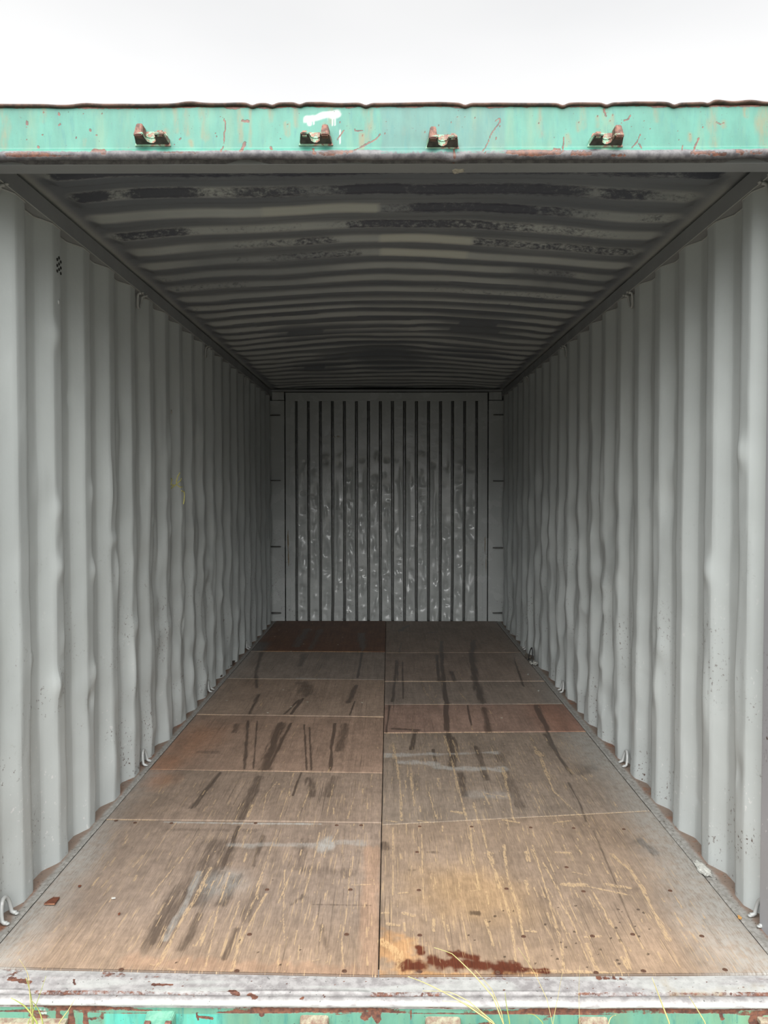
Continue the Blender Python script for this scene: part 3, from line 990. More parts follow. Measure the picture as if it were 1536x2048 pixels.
def build_sheet(side, i):
    J = LJ if side < 0 else RJ
    tone = (TONE_L if side < 0 else TONE_R)[i]
    a, b = J[i], J[i + 1]
    g = 0.0016
    dy = b[0] - a[0]
    mid = (a[0] + b[0]) / 2 - CAM[1]
    cx = 0.0032 * max(1.0, mid / 2.7)
    cyy = 0.0040 * max(1.0, (mid / 2.7) ** 1.7)
    nx = int(XE / cx)
    ny = max(40, int(dy / cyy))
    u, v = np.meshgrid(np.linspace(0, 1, nx + 1), np.linspace(0, 1, ny + 1))
    X = (g + u * (XE - g)) * side
    ya = a[0] + (a[1] - a[0]) * u + g
    yb = b[0] + (b[1] - b[0]) * u - g
    Y = ya + v * (yb - ya)
    sd = 100 + i * 7 + (0 if side < 0 else 50)
    R_ = np.zeros(X.shape)
    G_ = np.zeros(X.shape)
    B_ = np.zeros(X.shape)
    W_ = np.zeros(X.shape)
    for pts, w, s in TAN:
        stroke(R_, X, Y, pts, w, s)
    for pts, w, s in DARK:
        stroke(G_, X, Y, pts, w, s, ragged=.5, fx=90, fy=8, soft=.8)
    for pts, w in WET:
        stroke(W_, X, Y, pts, w, 1.0, ragged=.55, fx=60, fy=40, soft=.45)
    for c, r in DOTS:
        stroke(G_, X, Y, [c, (c[0] + .001, c[1] + .001)], r, 1.4, ragged=.2, soft=.3)
    # random short gouges along the length
    rg = np.random.RandomState(sd)
    n_g = {0: 90 if side < 0 else 150, 1: 120 if side > 0 else 40}.get(i, 12)
    for q in range(n_g):
        x0 = side * rg.uniform(.02, XE - .1)
        y0 = rg.uniform(a[0], b[0])
        L = rg.uniform(.01, .09)
        stroke(R_, X, Y, [(x0, y0), (x0 + rg.normal(0, .06) * L, y0 + L)], rg.uniform(.0015, .0036), rg.uniform(.55, .95))
    # worn joints
    de = np.minimum(Y - ya, yb - Y)
    jw = 0.007 if i else 0.010
    jn = fbm(X * 9, Y * 30, sd + 1, 3)
    jd = de if i else np.maximum(de, (Y - ya < .02) * (1 - .0) * 1.0)
    R_ = np.maximum(R_, sst(jw, 0, jd + .012 * (jn - .5)) * 0.85 * (sst(.35, .6, fbm(X * 3, Y * 3 + 5, sd + 2, 2))))
    # dust towards the side walls
    ax = np.abs(X)
    wdust = (0.17 if side < 0 else 0.26) * (1 if i < 2 else .7)
    dus = sst(XE - wdust, XE + .02, ax + .12 * (fbm(X * 3, Y * 2.2, 31, 3) - .5)) * ((1.0 if side < 0 else 1.0) if i == 0 else .85 if (side > 0 and i == 1) else .5 if i < 5 else .25)
    if i in (2, 3) and side < 0 or (i == 2 and side > 0):
        dus *= .25
    B_ = np.maximum(B_, dus)
    if side < 0 and i == 0:
        blob(B_, X, Y, fl(440, 1765), .10, .12, .45, .6, 8, 5)
        blob(B_, X, Y, fl(650, 1690), .03, .06, .9, .7, 25, 12)
        stroke(B_, X, Y, [fl(460, 1690), fl(560, 1690), fl(720, 1685)], .016, .5, ragged=1.0, fx=14, fy=14)
        stroke(B_, X, Y, [fl(400, 1745), fl(360, 1825), fl(330, 1880)], .010, .55)
        stroke(B_, X, Y, [fl(330, 1644), fl(500, 1647), fl(640, 1648)], .006, 1.0)
    if side > 0 and i == 1:
        for p0, p1 in [((770, 1510), (990, 1505)), ((880, 1535), (1000, 1540)), ((800, 1525), (870, 1527))]:
            stroke(B_, X, Y, [fl(*p0), fl(*p1)], .022, .7, ragged=1.2, fx=12, fy=10)
        blob(B_, X, Y, fl(985, 1590), .10, .05, .35, .5, 10, 8)
    if side < 0 and i == 4:
        stroke(B_, X, Y, [fl(600, 1357), fl(650, 1360)], .03, .7, ragged=1)
    # tone
    T = np.ones(X.shape + (3,)) * tone
    T *= (0.88 + 0.24 * fbm(X * 2.3, Y * 1.7, sd + 3, 3))[..., None]
    if i == 0:
        f = sst(.35, -.05, Y) * .4
        T = T * (1 - f[..., None]) + f[..., None] * S(196, 164, 132)
    if side > 0 and i == 0:
        mm = np.zeros(X.shape)
        blob(mm, X, Y, fl(945, 1790), .16, .17, .8, .6, 9, 7, .8)
        T = T * (1 - .5 * mm[..., None]) + .5 * mm[..., None] * S(205, 165, 112)
        mm = np.zeros(X.shape)
        stroke(mm, X, Y, A6([(20, 1250), (150, 1300), (180, 1430)]), .05, .8, ragged=.8, fx=30, fy=30)
        stroke(mm, X, Y, A6([(150, 1425), (900, 1432)]), .014, .9, ragged=.8, fx=30, fy=30)
        T = T * (1 - mm[..., None]) + mm[..., None] * S(206, 158, 108)
    if side < 0 and i == 0:
        mm = np.zeros(X.shape)
        stroke(mm, X, Y, [fl(260, 1925), fl(745, 1945)], .03, .6, ragged=.6)
        stroke(mm, X, Y, [fl(745, 1700), fl(740, 1940)], .03, .6, ragged=.4)
        T = T * (1 - mm[..., None]) + mm[..., None] * S(188, 152, 124)
    if side < 0 and i in (1, 2):
        mm = np.zeros(X.shape)
        blob(mm, X, Y, fl(325, 1558), .06, .10, .8, .5, 12, 8, .7)
        blob(mm, X, Y, fl(380, 1480), .16, .25, .7, .5, 6, 4, .8)
        blob(mm, X, Y, fl(330, 1525), .07, .12, .9, .4, 6, 4, .7)
        T = T * (1 - .6 * mm[..., None]) + .6 * mm[..., None] * S(176, 118, 78)
    if side > 0 and i == 2:
        f = sst(.8, 1.05, ax)[..., None] * .6
        T = T * (1 - f) + f * S(168, 116, 92)
    if side < 0 and i == 5:
        f = (sst(-.98, -1.05, X) * sst(4.75, 4.6, Y))[..., None]
        T = T * (1 - f) + f * S(120, 112, 108)
    T = T * (1 - W_[..., None]) + W_[..., None] * S(104, 52, 30)
    R_ *= (1 - .5 * W_)
    if i == 0:
        G_ = np.maximum(G_, 1.2 * sst(.007, .002, Y - ya))
        R_ *= sst(.002, .008, Y - ya)
    den = {0: .95, 1: .8 if side > 0 else .6}.get(i, .18) * sst(XE + .05, XE - .25, ax) * np.ones(X.shape)
    msk = np.stack([R_, np.clip(G_, 0, 1.2), B_, den], -1)
    Z = -0.0006 * R_ + 0.0012 * (fbm(X * 3, Y * 3, sd + 4, 2) - .5) - .0015 * sst(.004, 0, np.minimum(de, np.minimum(ax - g, XE - ax)))
    Z = Z + (0.0012 * ((i + (side > 0)) % 2))
    o = grid('plywood_sheet', np.stack([X, Y, Z], -1), M_floor, floor, {'Tone': T, 'Mask': msk}, flip=(side < 0), skirt=(0, 0, -0.028))
    return o


sheets = {}
for side in (-1, 1):
    for i in range(6):
        sheets[(side, i)] = build_sheet(side, i)

# screws, one mesh shared
bm = bmesh.new()
bmesh.ops.create_cone(bm, cap_ends=True, segments=10, radius1=0.0075, radius2=0.0068, depth=0.0012)
bmesh.ops.create_cone(bm, cap_ends=True, segments=4, radius1=0.0026, radius2=0.0026, depth=0.0018)
sm = bpy.data.meshes.new('screw')
bm.to_mesh(sm)
bm.free()
sm.materials.append(M_screw)


def screw(px, py):
    p = fl(px, py)
    side = -1 if p[0] < 0 else 1
    J = LJ if side < 0 else RJ
    i = 0
    for k in range(6):
        u = abs(p[0]) / XE
        if J[k][0] + (J[k][1] - J[k][0]) * u <= p[1]:
            i = k
    o = bpy.data.objects.new('screw', sm)
    col.objects.link(o)
    o.parent = sheets[(side, i)]
    o.location = (p[0], p[1], 0.0018)
    o.rotation_euler = (0, 0, random.random() * 3)


for x, y in [(250, 597), (540, 598), (870, 603), (1110, 606), (1390, 612), (235, 740), (1070, 825), (245, 953), (735, 945), (1165, 960), (250, 1205), (830, 1212), (1215, 1210), (1440, 1200), (250, 1408), (685, 1412), (1235, 1414), (1500, 1405)]:
    screw(750 + x * .358, 1440 + y * .358)
for x, y in [(765, 915), (1310, 915), (650, 1208), (1285, 1208), (567, 1447), (1270, 1448), (1380, 494), (1220, 494), (690, 480), (140, 480)]:
    screw(300 + x * .306, 1500 + y * .306)
for x, y in [(1024 + 950 * .333, 1750 + 97 * .333), (1024 + 1140 * .333, 1750 + 370 * .333), (1024 + 1280 * .333, 1750 + 572 * .333), (232, 1642), (270, 1646), (242, 1940)]:
    screw(x, y)

sm2 = sm.copy()
sm2.materials.clear()
sm2.materials.append(mat_simple('worn_screw', tuple(S(176, 168, 150)), .5, .3, 300))
sm_keep = sm
sm = sm2
for x, y in [(605, 155), (855, 152), (575, 205), (795, 262), (1060, 268), (1095, 210), (700, 318), (1150, 330), (640, 615), (205, 697), (825, 708), (1245, 712), (520, 790), (700, 745)]:
    screw(400 + x * .2604, 1220 + y * .2604)
for x, y in [(340, 188), (407, 231), (925, 555), (1080, 475), (1160, 596), (605, 337), (890, 790), (270, 300)]:
    screw(760 + x * .2734, 1220 + y * .2734)
sm = sm_keep

# steel strips between the boards and the walls
for side in (-1, 1):
    ys = np.linspace(-0.03, YB + .02, 300)
    xs = np.array([XE + .004, XE + .010, XE + .016, XE + .022, XE + .028, XE + .05, XE + .08, XE + .115])
    Xg, Yg = np.meshgrid(xs * side, ys)
    r = (np.abs(Xg) - XE)
    Zg = -0.004 + 0.004 * np.exp(-((r - .012) / .006) ** 2) + .0025 * (fbm(Xg * 60, Yg * 25, 90, 3) - .5)
    grid('edge_strip', np.stack([Xg, Yg, Zg], -1), M_edge, floor, flip=(side < 0))

# ---------------------------------------------------------------- front header
HY = 0.040


def hz(px, py):
    p = on(1, px, py, HY)
    return (p[0], p[2])


zf = list(np.linspace(2.417, 2.303, 38))
prof_h = [(0.06, 2.417)] + [(HY, z) for z in zf] + [(HY - .002, 2.299), (HY - .006, 2.296), (HY - .008, 2.291), (HY - .009, 2.285), (HY - .007, 2.278), (HY - .002, 2.2730), (HY + .004, 2.2712),
          (HY + .006, 2.2714), (HY + .0065, 2.300), (HY + .0295, 2.300), (HY + .030, 2.2705), (HY + .04, 2.270), (HY + .055, 2.270), (HY + .088, 2.270), (HY + .092, 2.272), (HY + .092, 2.39)]
P = np.array(prof_h)
xs = np.linspace(-1.25, 1.26, 720)
Xg = np.tile(xs, (len(P), 1))
Yg = np.tile(P[:, :1], (1, len(xs)))
Zg = np.tile(P[:, 1:], (1, len(xs)))
low = sst(2.302, 2.29, Zg) * (np.arange(len(P))[:, None] < len(P) - 8)
bend = low * (0.006 * (vn(Xg * 2.6, Xg * 0 + 1, 81) - .5) + .003 * (vn(Xg * 9, Xg * 0 + 2, 82) - .5))
dent = low * -0.007 * np.exp(-((Xg - (hz(910, 310)[0])) / .035) ** 2)
Zg = Zg + bend + dent
Yg = Yg + .003 * (fbm(Xg * 3, Zg * 8, 83, 3) - .5) * (Zg > 2.27)
R_ = np.zeros(Xg.shape)
G_ = np.zeros(Xg.shape)
B_ = np.zeros(Xg.shape)
A_ = np.zeros(Xg.shape)


def h1(x0, y0, k):
    return lambda pts: [hz(x0 + x * k, y0 + y * k) for x, y in pts]


K = 400 / 1536
H1, H2, H3, H4 = h1(0, 180, K), h1(400, 180, K), h1(780, 180, K), h1(1136, 180, K)
for f, lst in [(H2, [([(178, 210), (198, 262), (185, 350), (180, 430), (160, 485)], 10), ([(345, 405), (315, 480)], 22), ([(325, 235), (370, 240)], 22), ([(1385, 340), (1350, 380), (1240, 440), (1130, 495)], 9),
                    ([(1105, 310), (1055, 380)], 9), ([(1185, 300), (1195, 315), (1245, 315)], 11), ([(1150, 490), (1300, 400)], 6), ([(545, 440), (550, 460)], 18), ([(870, 455), (880, 490)], 16)]),
               (H3, [([(840, 212), (845, 245), (775, 340), (750, 410), (712, 475), (735, 498)], 8), ([(840, 215), (805, 245)], 6), ([(1335, 365), (1325, 475)], 12), ([(820, 360), (808, 390)], 6),
                     ([(490, 450), (495, 530)], 16), ([(1265, 460), (1300, 465)], 26), ([(900, 490), (1080, 480), (1300, 490)], 26)]),
               (H4, [([(480, 195), (460, 230), (430, 235)], 11), ([(555, 345), (530, 400), (490, 445)], 10), ([(545, 410), (565, 445)], 12), ([(880, 430), (868, 470)], 12), ([(1005, 372), (945, 500)], 14),
                     ([(940, 495), (1200, 500)], 22), ([(30, 488), (170, 488)], 20), ([(330, 505), (430, 505)], 18), ([(1285, 475), (1330, 490)], 22), ([(1140, 245), (1175, 265)], 10), ([(275, 150), (290, 200)], 16)]),
               (H1, [([(205, 240), (208, 262)], 16), ([(452, 180), (455, 190)], 16), ([(460, 260), (462, 264)], 14), ([(690, 300), (694, 310)], 16), ([(205, 380), (208, 386)], 10), ([(322, 340), (325, 345)], 10),
                     ([(582, 360), (584, 370)], 10), ([(330, 170), (333, 172)], 10), ([(290, 432), (296, 440)], 16), ([(740, 345), (742, 350)], 12), ([(720, 470), (810, 478)], 34), ([(1380, 380), (1390, 370)], 14), ([(200, 490), (290, 490)], 14)])]:
    for pts, w in lst:
        stroke(R_, Xg, Zg, f(pts), max(.0012, w * K * .5 * 2.2 / F), 1.0, ragged=.4, fx=200, fy=200)
for i in range(70):
    x = rs.uniform(-1.15, 1.2)
    z = rs.uniform(2.305, 2.41)
    stroke(R_, Xg, Zg, [(x, z), (x, z + .001)], rs.uniform(.0008, .0022), .9, ragged=.3)
    if i % 3 == 0:
        stroke(G_, Xg, Zg, [(x, z), (x, z - rs.uniform(.005, .03))], rs.uniform(.004, .010), .7, ragged=.6, fx=60, fy=30)
top_r = sst(.010, 0, (2.417 - Zg) + .012 * (fbm(Xg * 22, Zg * 30, 84, 3) - .5)) * .8
R_ = np.maximum(R_, top_r * (Zg > 2.3))
for px, L, w in [(405, 60, 14), (540, 30, 8), (590, 40, 8), (735, 65, 12), (1080, 60, 10), (1310, 30, 8), (1425, 75, 12), (1525, 75, 18), (370, 55, 9), (350, 50, 8), (85, 30, 8), (5, 80, 14), (660, 30, 8), (1165, 40, 8), (480, 70, 8), (500, 80, 6), (1210, 40, 9)]:
    stroke(G_, Xg, Zg, [hz(px, 212), hz(px + 2, 212 + L)], w * .5 * 2.2 / F, .62, ragged=.9, fx=60, fy=22, soft=.95)
for pts, w in [([(815, 225), (900, 210), (960, 190), (1040, 178)], 44), ([(1010, 190), (1050, 185)], 56), ([(1040, 200), (1040, 270)], 9), ([(1015, 210), (1015, 275)], 8), ([(975, 210), (975, 260)], 7), ([(835, 220), (840, 260)], 30), ([(1075, 310), (1075, 410)], 10), ([(870, 225), (872, 262)], 10)]:
    stroke(B_, Xg, Zg, H2(pts), w * K * .5 * 2.2 / F, .95, ragged=.3, fx=60, fy=60, soft=.35)
# the stretch repainted in a flatter, bluer green
xp0, xp1 = hz(762, 250)[0], hz(1010, 250)[0]
patch = sst(xp0 - .003, xp0 + .003, Xg + .012 * (vn(Zg * 40, Zg * 0, 85) - .5)) * sst(xp1 + .003, xp1 - .003, Xg)
G_ *= 1 - .8 * patch
T = np.ones(Xg.shape + (3,)) * S(102, 196, 172) * .56
T = T * (1 - patch[..., None]) + patch[..., None] * S(108, 180, 166) * .57
edge_g = sst(2.298, 2.286, Zg + .008 * (fbm(Xg * 12, Zg * 50, 86, 3) - .5))
A_ = edge_g * (1 - .45 * patch)
A_ = np.where(np.arange(len(P))[:, None] >= 43, 1.4, A_)
R_ = np.maximum(R_, edge_g * .62 * sst(.5, .75, fbm(Xg * 7, Zg * 40, 87, 3)) * (np.arange(len(P))[:, None] < 44))
trim_5 = grid('trim_5', np.stack([Xg, Yg, Zg], -1), M_green, attrs={'Tone': T, 'Mask': np.stack([R_, G_, B_, A_], -1)}, flip=True)
tag(trim_5, kind='structure')
# the underside and back of the header stay plain grey paint
bm = bmesh.new()
bm_box(bm, (-1.25, HY + .0305, 2.269), (1.26, HY + .0915, 2.31), .001)
from_bm('header_underside', bm, M_rail, trim_5)

# rusty lip of the roof sheet on top of the header
xs = np.linspace(-1.25, 1.26, 420)
prof_l = np.array([(.16, 2.434), (.05, 2.426), (HY - .004, 2.4245), (HY - .009, 2.422), (HY - .009, 2.4175), (HY - .003, 2.4155), (.06, 2.415)])
Xg = np.tile(xs, (len(prof_l), 1))
wv = .004 * (vn(Xg * 6, Xg * 0, 88) - .5) + .003 * (vn(Xg * 18, Xg * 0, 89) - .5)
for px in (505, 545, 600, 732, 930, 1125, 1212, 1347, 1415):
    wv = wv - .006 * np.exp(-((Xg - hz(px, 212)[0]) / .012) ** 2)
for px in (170, 378, 1500, 1430):
    wv = wv + .005 * np.exp(-((Xg - hz(px, 212)[0]) / .03) ** 2)
Vl = np.stack([Xg, np.tile(prof_l[:, :1], (1, len(xs))), np.tile(prof_l[:, 1:], (1, len(xs))) + wv], -1)
grid('roof_lip', Vl, M_lip, trim_5, flip=True)

# ---------------------------------------------------------------- door sill
prof_s = [(-.012, -.0042)]
for y in np.linspace(-.0515, -.100, 16):
    prof_s.append((y, -.0035 - .10 * (abs(y) - .0515)))
prof_s += [(-.104, -.0095), (-.108, -.0125), (-.112, -.0125), (-.117, -.0085), (-.122, -.0065), (-.128, -.0062), (-.134, -.0068), (-.140, -.009), (-.144, -.0125), (-.1462, -.016), (-.1462, -.0195), (-.144, -.0235), (-.142, -.027), (-.1405, -.031)]
prof_s += [(-.140, z) for z in np.linspace(-.038, -.10, 26)] + [(-.140, -.13), (-.140, -.175)]
P = np.array(prof_s)
xs = np.linspace(-1.25, 1.26, 720)
Xg = np.tile(xs, (len(P), 1))
Yg = np.tile(P[:, :1], (1, len(xs)))
Zg = np.tile(P[:, 1:], (1, len(xs)))
rows = np.arange(len(P))[:, None] * np.ones_like(Xg)
crease = ((rows >= 16) & (rows <= 19))
strength = np.maximum(np.maximum(sst(-1.0, -.9, Xg) * sst(-.3, -.45, Xg), sst(-.06, 0., Xg) * sst(.22, .15, Xg)), sst(.4, .55, Xg))
Zg = Zg + np.where(crease, (.004 * (1 - strength)), 0) + .0016 * (fbm(Xg * 8, Yg * 20 + Zg * 20, 91, 3) - .5)
Yg = Yg + np.where((rows > 14) & (rows < 22), .014 * (vn(Xg * 2.2, Xg * 0, 92) - .5), 0) + np.where(rows >= 20, .003 * (vn(Xg * 7, Xg * 0, 93) - .5), 0)
R_ = np.zeros(Xg.shape)
G_ = np.zeros(Xg.shape)
B_ = np.zeros(Xg.shape)
A_ = np.where(rows < 30, 1.4, 0.0)
E_ = Yg * 1.0
lipband = np.exp(-((rows - 26.0) / 1.8) ** 2)
B_ = np.clip(lipband * .95 * sst(.3, .5, fbm(Xg * 25, rows * .5, 94, 3)), 0, .68)
B_ = np.maximum(B_, .45 * sst(.45, .65, fbm(Xg * 4, Yg * 30, 95, 3)) * (rows < 17))
R_ = np.maximum(R_, np.where((rows >= 28) & (rows <= 33), .12 + .62 * sst(.32, .62, fbm(Xg * 6, rows * .3, 96, 3)), 0))
R_ = np.maximum(R_, np.where(crease, strength * (.12 + .6 * fbm(Xg * 12, rows * .7, 97, 3)), 0))
R_ = np.maximum(R_, np.where(rows > 33, .62 * sst(.55, .72, fbm(Xg * 11, Zg * 26, 98, 4)), 0))
R_ = np.maximum(R_, np.where(rows <= 2, .45 * sst(.4, .6, fbm(Xg * 9, rows, 99, 3)), 0))


def sy(px, py):
    p = on(2, px, py, -0.008)
    return (p[0], p[1])


for pts, w, s in [([(1325, 1965), (1345, 1985)], 26, .9), ([(1340, 1990), (1440, 1985)], 20, .7), ([(1440, 1985), (1520, 1975)], 16, .4)]:
    stroke(G_, Xg, np.where(rows < 24, Yg, 9), [sy(*p) for p in pts], w * .5 * 2.1 / F, s, ragged=.7, fx=30, fy=30, soft=.9)
for pts, w in [([(460, 1980), (478, 1988)], 8), ([(148, 1962), (150, 1970)], 5), ([(305, 1970), (345, 1970)], 6), ([(500, 1988), (512, 1996)], 10), ([(600, 2000), (606, 1996)], 6), ([(150, 1945), (170, 1948)], 8), ([(20, 1960), (60, 1966)], 10), ([(1195, 1960), (1240, 1960)], 6), ([(1345, 1957), (1365, 1957)], 6), ([(80, 1989), (130, 1990)], 5)]:
    stroke(R_, Xg, np.where(rows < 24, Yg, 9), [sy(*p) for p in pts], w * .5 * 2.1 / F, .95, ragged=.5, fx=120, fy=120)
for i in range(90):
    x = rs.uniform(-1.1, 1.15)
    y = rs.uniform(-.13, -.055)
    stroke(R_, Xg, np.where(rows < 24, Yg, 9), [(x, y), (x + .002, y)], rs.uniform(.0008, .002), .9, ragged=.3)


def sf(px, py):
    p = on(1, px, py, -.140)
    return (p[0], p[2])


FZ = np.where(rows > 30, Zg, 9)
for px, L, w in [(750, 30, 14), (115, 40, 12), (140, 40, 10), (170, 40, 12), (1510, 40, 26), (728, 20, 20), (1440, 30, 12), (520, 20, 10), (60, 20, 8), (820, 40, 5)]:
    stroke(R_, Xg, FZ, [sf(px, 2008), sf(px + 3, 2008 + L)], w * .5 * 2.05 / F, .9, ragged=.7, fx=60, fy=30)
for pts in ([(79, 2010), (80, 2022), (86, 2028)], [(88, 2010), (89, 2022), (91, 2027)]):
    stroke(B_, Xg, FZ, [sf(*p) for p in pts], .0022, 1., ragged=.2)
xa, xb = sf(208, 2020)[0], sf(360, 2020)[0]
xc, xd = sf(380, 2020)[0], sf(435, 2020)[0]
newp = sst(xa - .004, xa + .004, Xg) * sst(sf(440, 2020)[0] + .03, sf(440, 2020)[0] - .03, Xg) * (rows > 34)
R_ = R_ * (1 - .9 * newp)
stroke(R_, Xg, FZ, [sf(395, 2033), sf(425, 2037)], .003, 1., ragged=.6, fx=100, fy=100)
stroke(R_, Xg, FZ, [sf(393, 2028), sf(396, 2040)], .003, 1., ragged=.4)
T = np.ones(Xg.shape + (3,)) * S(112, 172, 148) * .85
T = T * (1 - newp[..., None]) + newp[..., None] * S(92, 190, 172)
yel = sst(.7, 1.05, Xg)[..., None] * .5
T = T * (1 - yel) + yel * S(140, 182, 140)
trim_6 = grid('trim_6', np.stack([Xg, Yg, Zg], -1), M_sill, attrs={'Tone': T, 'Mask': np.stack([R_, G_, B_, A_], -1)}, flip=True)
tag(trim_6, kind='structure')

# small marks that stand on the metal
def dab(px, py, plane, axis, rx, rz, mat, name, parent, th=.0015):
    p = on(axis, px, py, plane)
    bm = bmesh.new()
    bmesh.ops.create_icosphere(bm, subdivisions=2, radius=1)
    for v in bm.verts:
        k = 1 + .25 * math.sin(5 * v.co.x + 3 * v.co.y + px)
        a, b, c_ = v.co.x * rx * k, v.co.y * rz * k, v.co.z * th
        v.co = Vector((p[0], p[1], p[2])) + (Vector((a, c_, b)) if axis == 1 else Vector((a, b, c_)) if axis == 2 else Vector((c_, a, b)))
    return from_bm(name, bm, mat, parent, True)


M_beige = mat_simple('bare_beige_strip', tuple(S(176, 158, 128)), .8, .25, 40)
dab(918, 342, 2.269, 2, .018, .016, M_chip, 'paint_blob', trim_5)
dab(912, 345, 2.269, 2, .010, .010, M_chip, 'paint_blob', trim_5)
for px, py, rx, rz in [(576, 1082, .007, .10), (577, 1115, .006, .08), (970, 1090, .004, .09), (972, 1130, .003, .08)]:
    dab(px, py, YB - .003, 1, rx, rz, M_beige, 'bare_strip', wall_back)
for px, py, rx, rz in [(668, 874, .012, .006), (676, 873, .014, .008)]:
    dab(px, py, YB - .002, 1, rx, rz, M_chip, 'paint_chip', wall_back)
p_ = on(0, 117, 604, XL)
dab(117, 604, ws(-1, p_[1], p_[2]), 0, .006, .009, M_rod, 'rivet', wall_left, .004)
p_ = on(0, 343, 824, XL)
dab(343, 824, ws(-1, p_[1], p_[2]), 0, .010, .012, M_chip, 'paint_chip', wall_left, .002)

# ================================================================== FIXTURES
# locking-bar keepers: a slotted iron block with one tall and one short jaw
def shade_under(o, mat):
    o.data.materials.append(mat)
    for p in o.data.polygons:
        if p.normal.z < -.4:
            p.material_index = 1


def keeper(px0, px1, pytop, pybot, tall_left, plane, label, group, depth=.045):
    a = on(1, px0, pybot, plane)
    b = on(1, px1, pybot, plane)
    cx = (a[0] + b[0]) / 2
    w = (b[0] - a[0])
    h = on(1, (px0 + px1) / 2, pytop, plane - depth)[2] - on(1, (px0 + px1) / 2, pybot, plane)[2]
    zb = on(1, (px0 + px1) / 2, pybot, plane)[2]
    root = empty('cam_keeper', (cx, plane, zb))
    tag(root, label, 'bracket', group)
    hw = w / 2
    th = h * .62
    bm = bmesh.new()      # base: U in plan, jaws pointing out of the face
    d = depth
    poly = [(-hw, .004), (-hw * .98, -d * .25), (-hw * .86, -d), (-hw * .34, -d), (-hw * .30, -d * .35), (-hw * .1, -d * .18), (hw * .1, -d * .18), (hw * .30, -d * .35), (hw * .34, -d), (hw * .86, -d), (hw * .98, -d * .25), (hw, .004)]
    bm_prism(bm, poly[::-1], 0.0, th * .6, bev=.0018)
    for v in bm.verts:
        if v.co.z < th * .3:
            v.co.z += .012 * max(0, -v.co.y) / d
    shade_under(from_bm('keeper_body', bm, M_keep, root), M_undershade)
    s = -1 if tall_left else 1
    bm = bmesh.new()
    j = [(s * hw * .36, .002), (s * hw * .36, -d * 1.02), (s * hw * .88, -d * 1.02), (s * hw * .94, .002)]
    bm_prism(bm, j if s > 0 else j[::-1], th * .25, h * 1.0, bev=.003)
    for v in bm.verts:     # tall jaw leans back and narrows upward
        t = max(0, (v.co.z - th * .8) / max(h - th * .8, 1e-4))
        v.co.y = v.co.y * (1 - .35 * t)
        v.co.x = s * hw * .62 + (v.co.x - s * hw * .62) * (1 - .35 * t)
    tj = from_bm('jaw', bm, M_rust, root)
    tj['label'] = 'taller rusty jaw'
    bm = bmesh.new()
    j = [(-s * hw * .40, .002), (-s * hw * .40, -d * .96), (-s * hw * .84, -d * .96), (-s * hw * .94, .002)]
    bm_prism(bm, j if s < 0 else j[::-1], th * .3, th * .82, bev=.004)
    from_bm('jaw', bm, M_keep, root)
    bm = bmesh.new()       # weld plate behind
    bm_prism(bm, [(-hw * 1.08, .003), (hw * 1.08, .003), (hw * 1.08, -.004), (-hw * 1.08, -.004)][::-1], -.003, th * 1.25, bev=.0015)
    for v in bm.verts:
        if v.co.z > th * .5:
            v.co.x *= .72
    from_bm('weld_plate', bm, M_keep, root)
    return root


keeper(273, 340, 241, 291, True, HY, 'chipped locking bracket on the header, leftmost, tall rusty jaw on its left', 'locking brackets on the header')
keeper(600, 664, 243, 290, False, HY, 'locking bracket on the header under a dripping white paint splash', 'locking brackets on the header')
keeper(853, 916, 247, 297, True, HY, 'mint-painted locking bracket on the repainted flat-green stretch of the header', 'locking brackets on the header')
keeper(1177, 1243, 244, 293, False, HY, 'chipped locking bracket on the header, rightmost, tall rusty jaw on its right', 'locking brackets on the header')

def sill_keeper(px0, px1, pyt, label, mat):
    plane = -.140
    a = on(1, px0, pyt, plane)
    b = on(1, px1, pyt, plane)
    cx, hw, zt = (a[0] + b[0]) / 2, (b[0] - a[0]) / 2, a[2]
    root = empty('cam_keeper', (cx, plane, zt))
    tag(root, label, 'bracket', 'locking brackets on the sill')
    bm = bmesh.new()
    # upright plate with a slot cut up from below
    poly = [(-hw, -.07), (-hw * .94, -.004), (-hw * .84, 0), (hw * .84, 0), (hw * .94, -.004), (hw, -.07), (hw * .42, -.07), (hw * .3, -.024), (hw * .15, -.016), (-hw * .15, -.016), (-hw * .3, -.024), (-hw * .42, -.07)]
    f0 = [bm.verts.new((x, .004, z)) for x, z in poly]
    f1 = [bm.verts.new((x * .92, -.026, z - (0.004 if z > -.01 else 0))) for x, z in poly]
    bm.faces.new(f0)
    bm.faces.new(f1[::-1])
    for i in range(len(poly)):
        k = (i + 1) % len(poly)
        bm.faces.new([f0[i], f1[i], f1[k], f0[k]])
    es = [e for e in bm.edges]
    bmesh.ops.bevel(bm, geom=es, offset=.0022, segments=2, affect='EDGES')
    from_bm('keeper_body', bm, mat, root)
    for s in (-1, 1):
        bm = bmesh.new()
        bm_box(bm, (s * hw * .66 - hw * .2, -.036, -.07), (s * hw * .66 + hw * .2, -.022, -.008), .003)
        from_bm('jaw', bm, M_rust, root)
    return root


M_keep2 = mat_rusty('pale_chipped_iron', S(150, 120, 104), S(190, 186, 160), 45)
M_keep3 = mat_rusty('green_chipped_iron', S(104, 172, 150), S(140, 200, 172), 30)
sill_keeper(291, 353, 2022, 'bright green locking bracket on the sill, leftmost of its row', M_keep3)
sill_keeper(598, 660, 2029, 'rusty locking bracket on the sill left of the dark rust run', M_keep2)
sill_keeper(848, 924, 2033, 'rusty locking bracket on the sill behind the long bent grass stems', M_keep2)
sill_keeper(1154, 1217, 2032, 'rusty locking bracket on the sill, rightmost of its row', M_keep2)


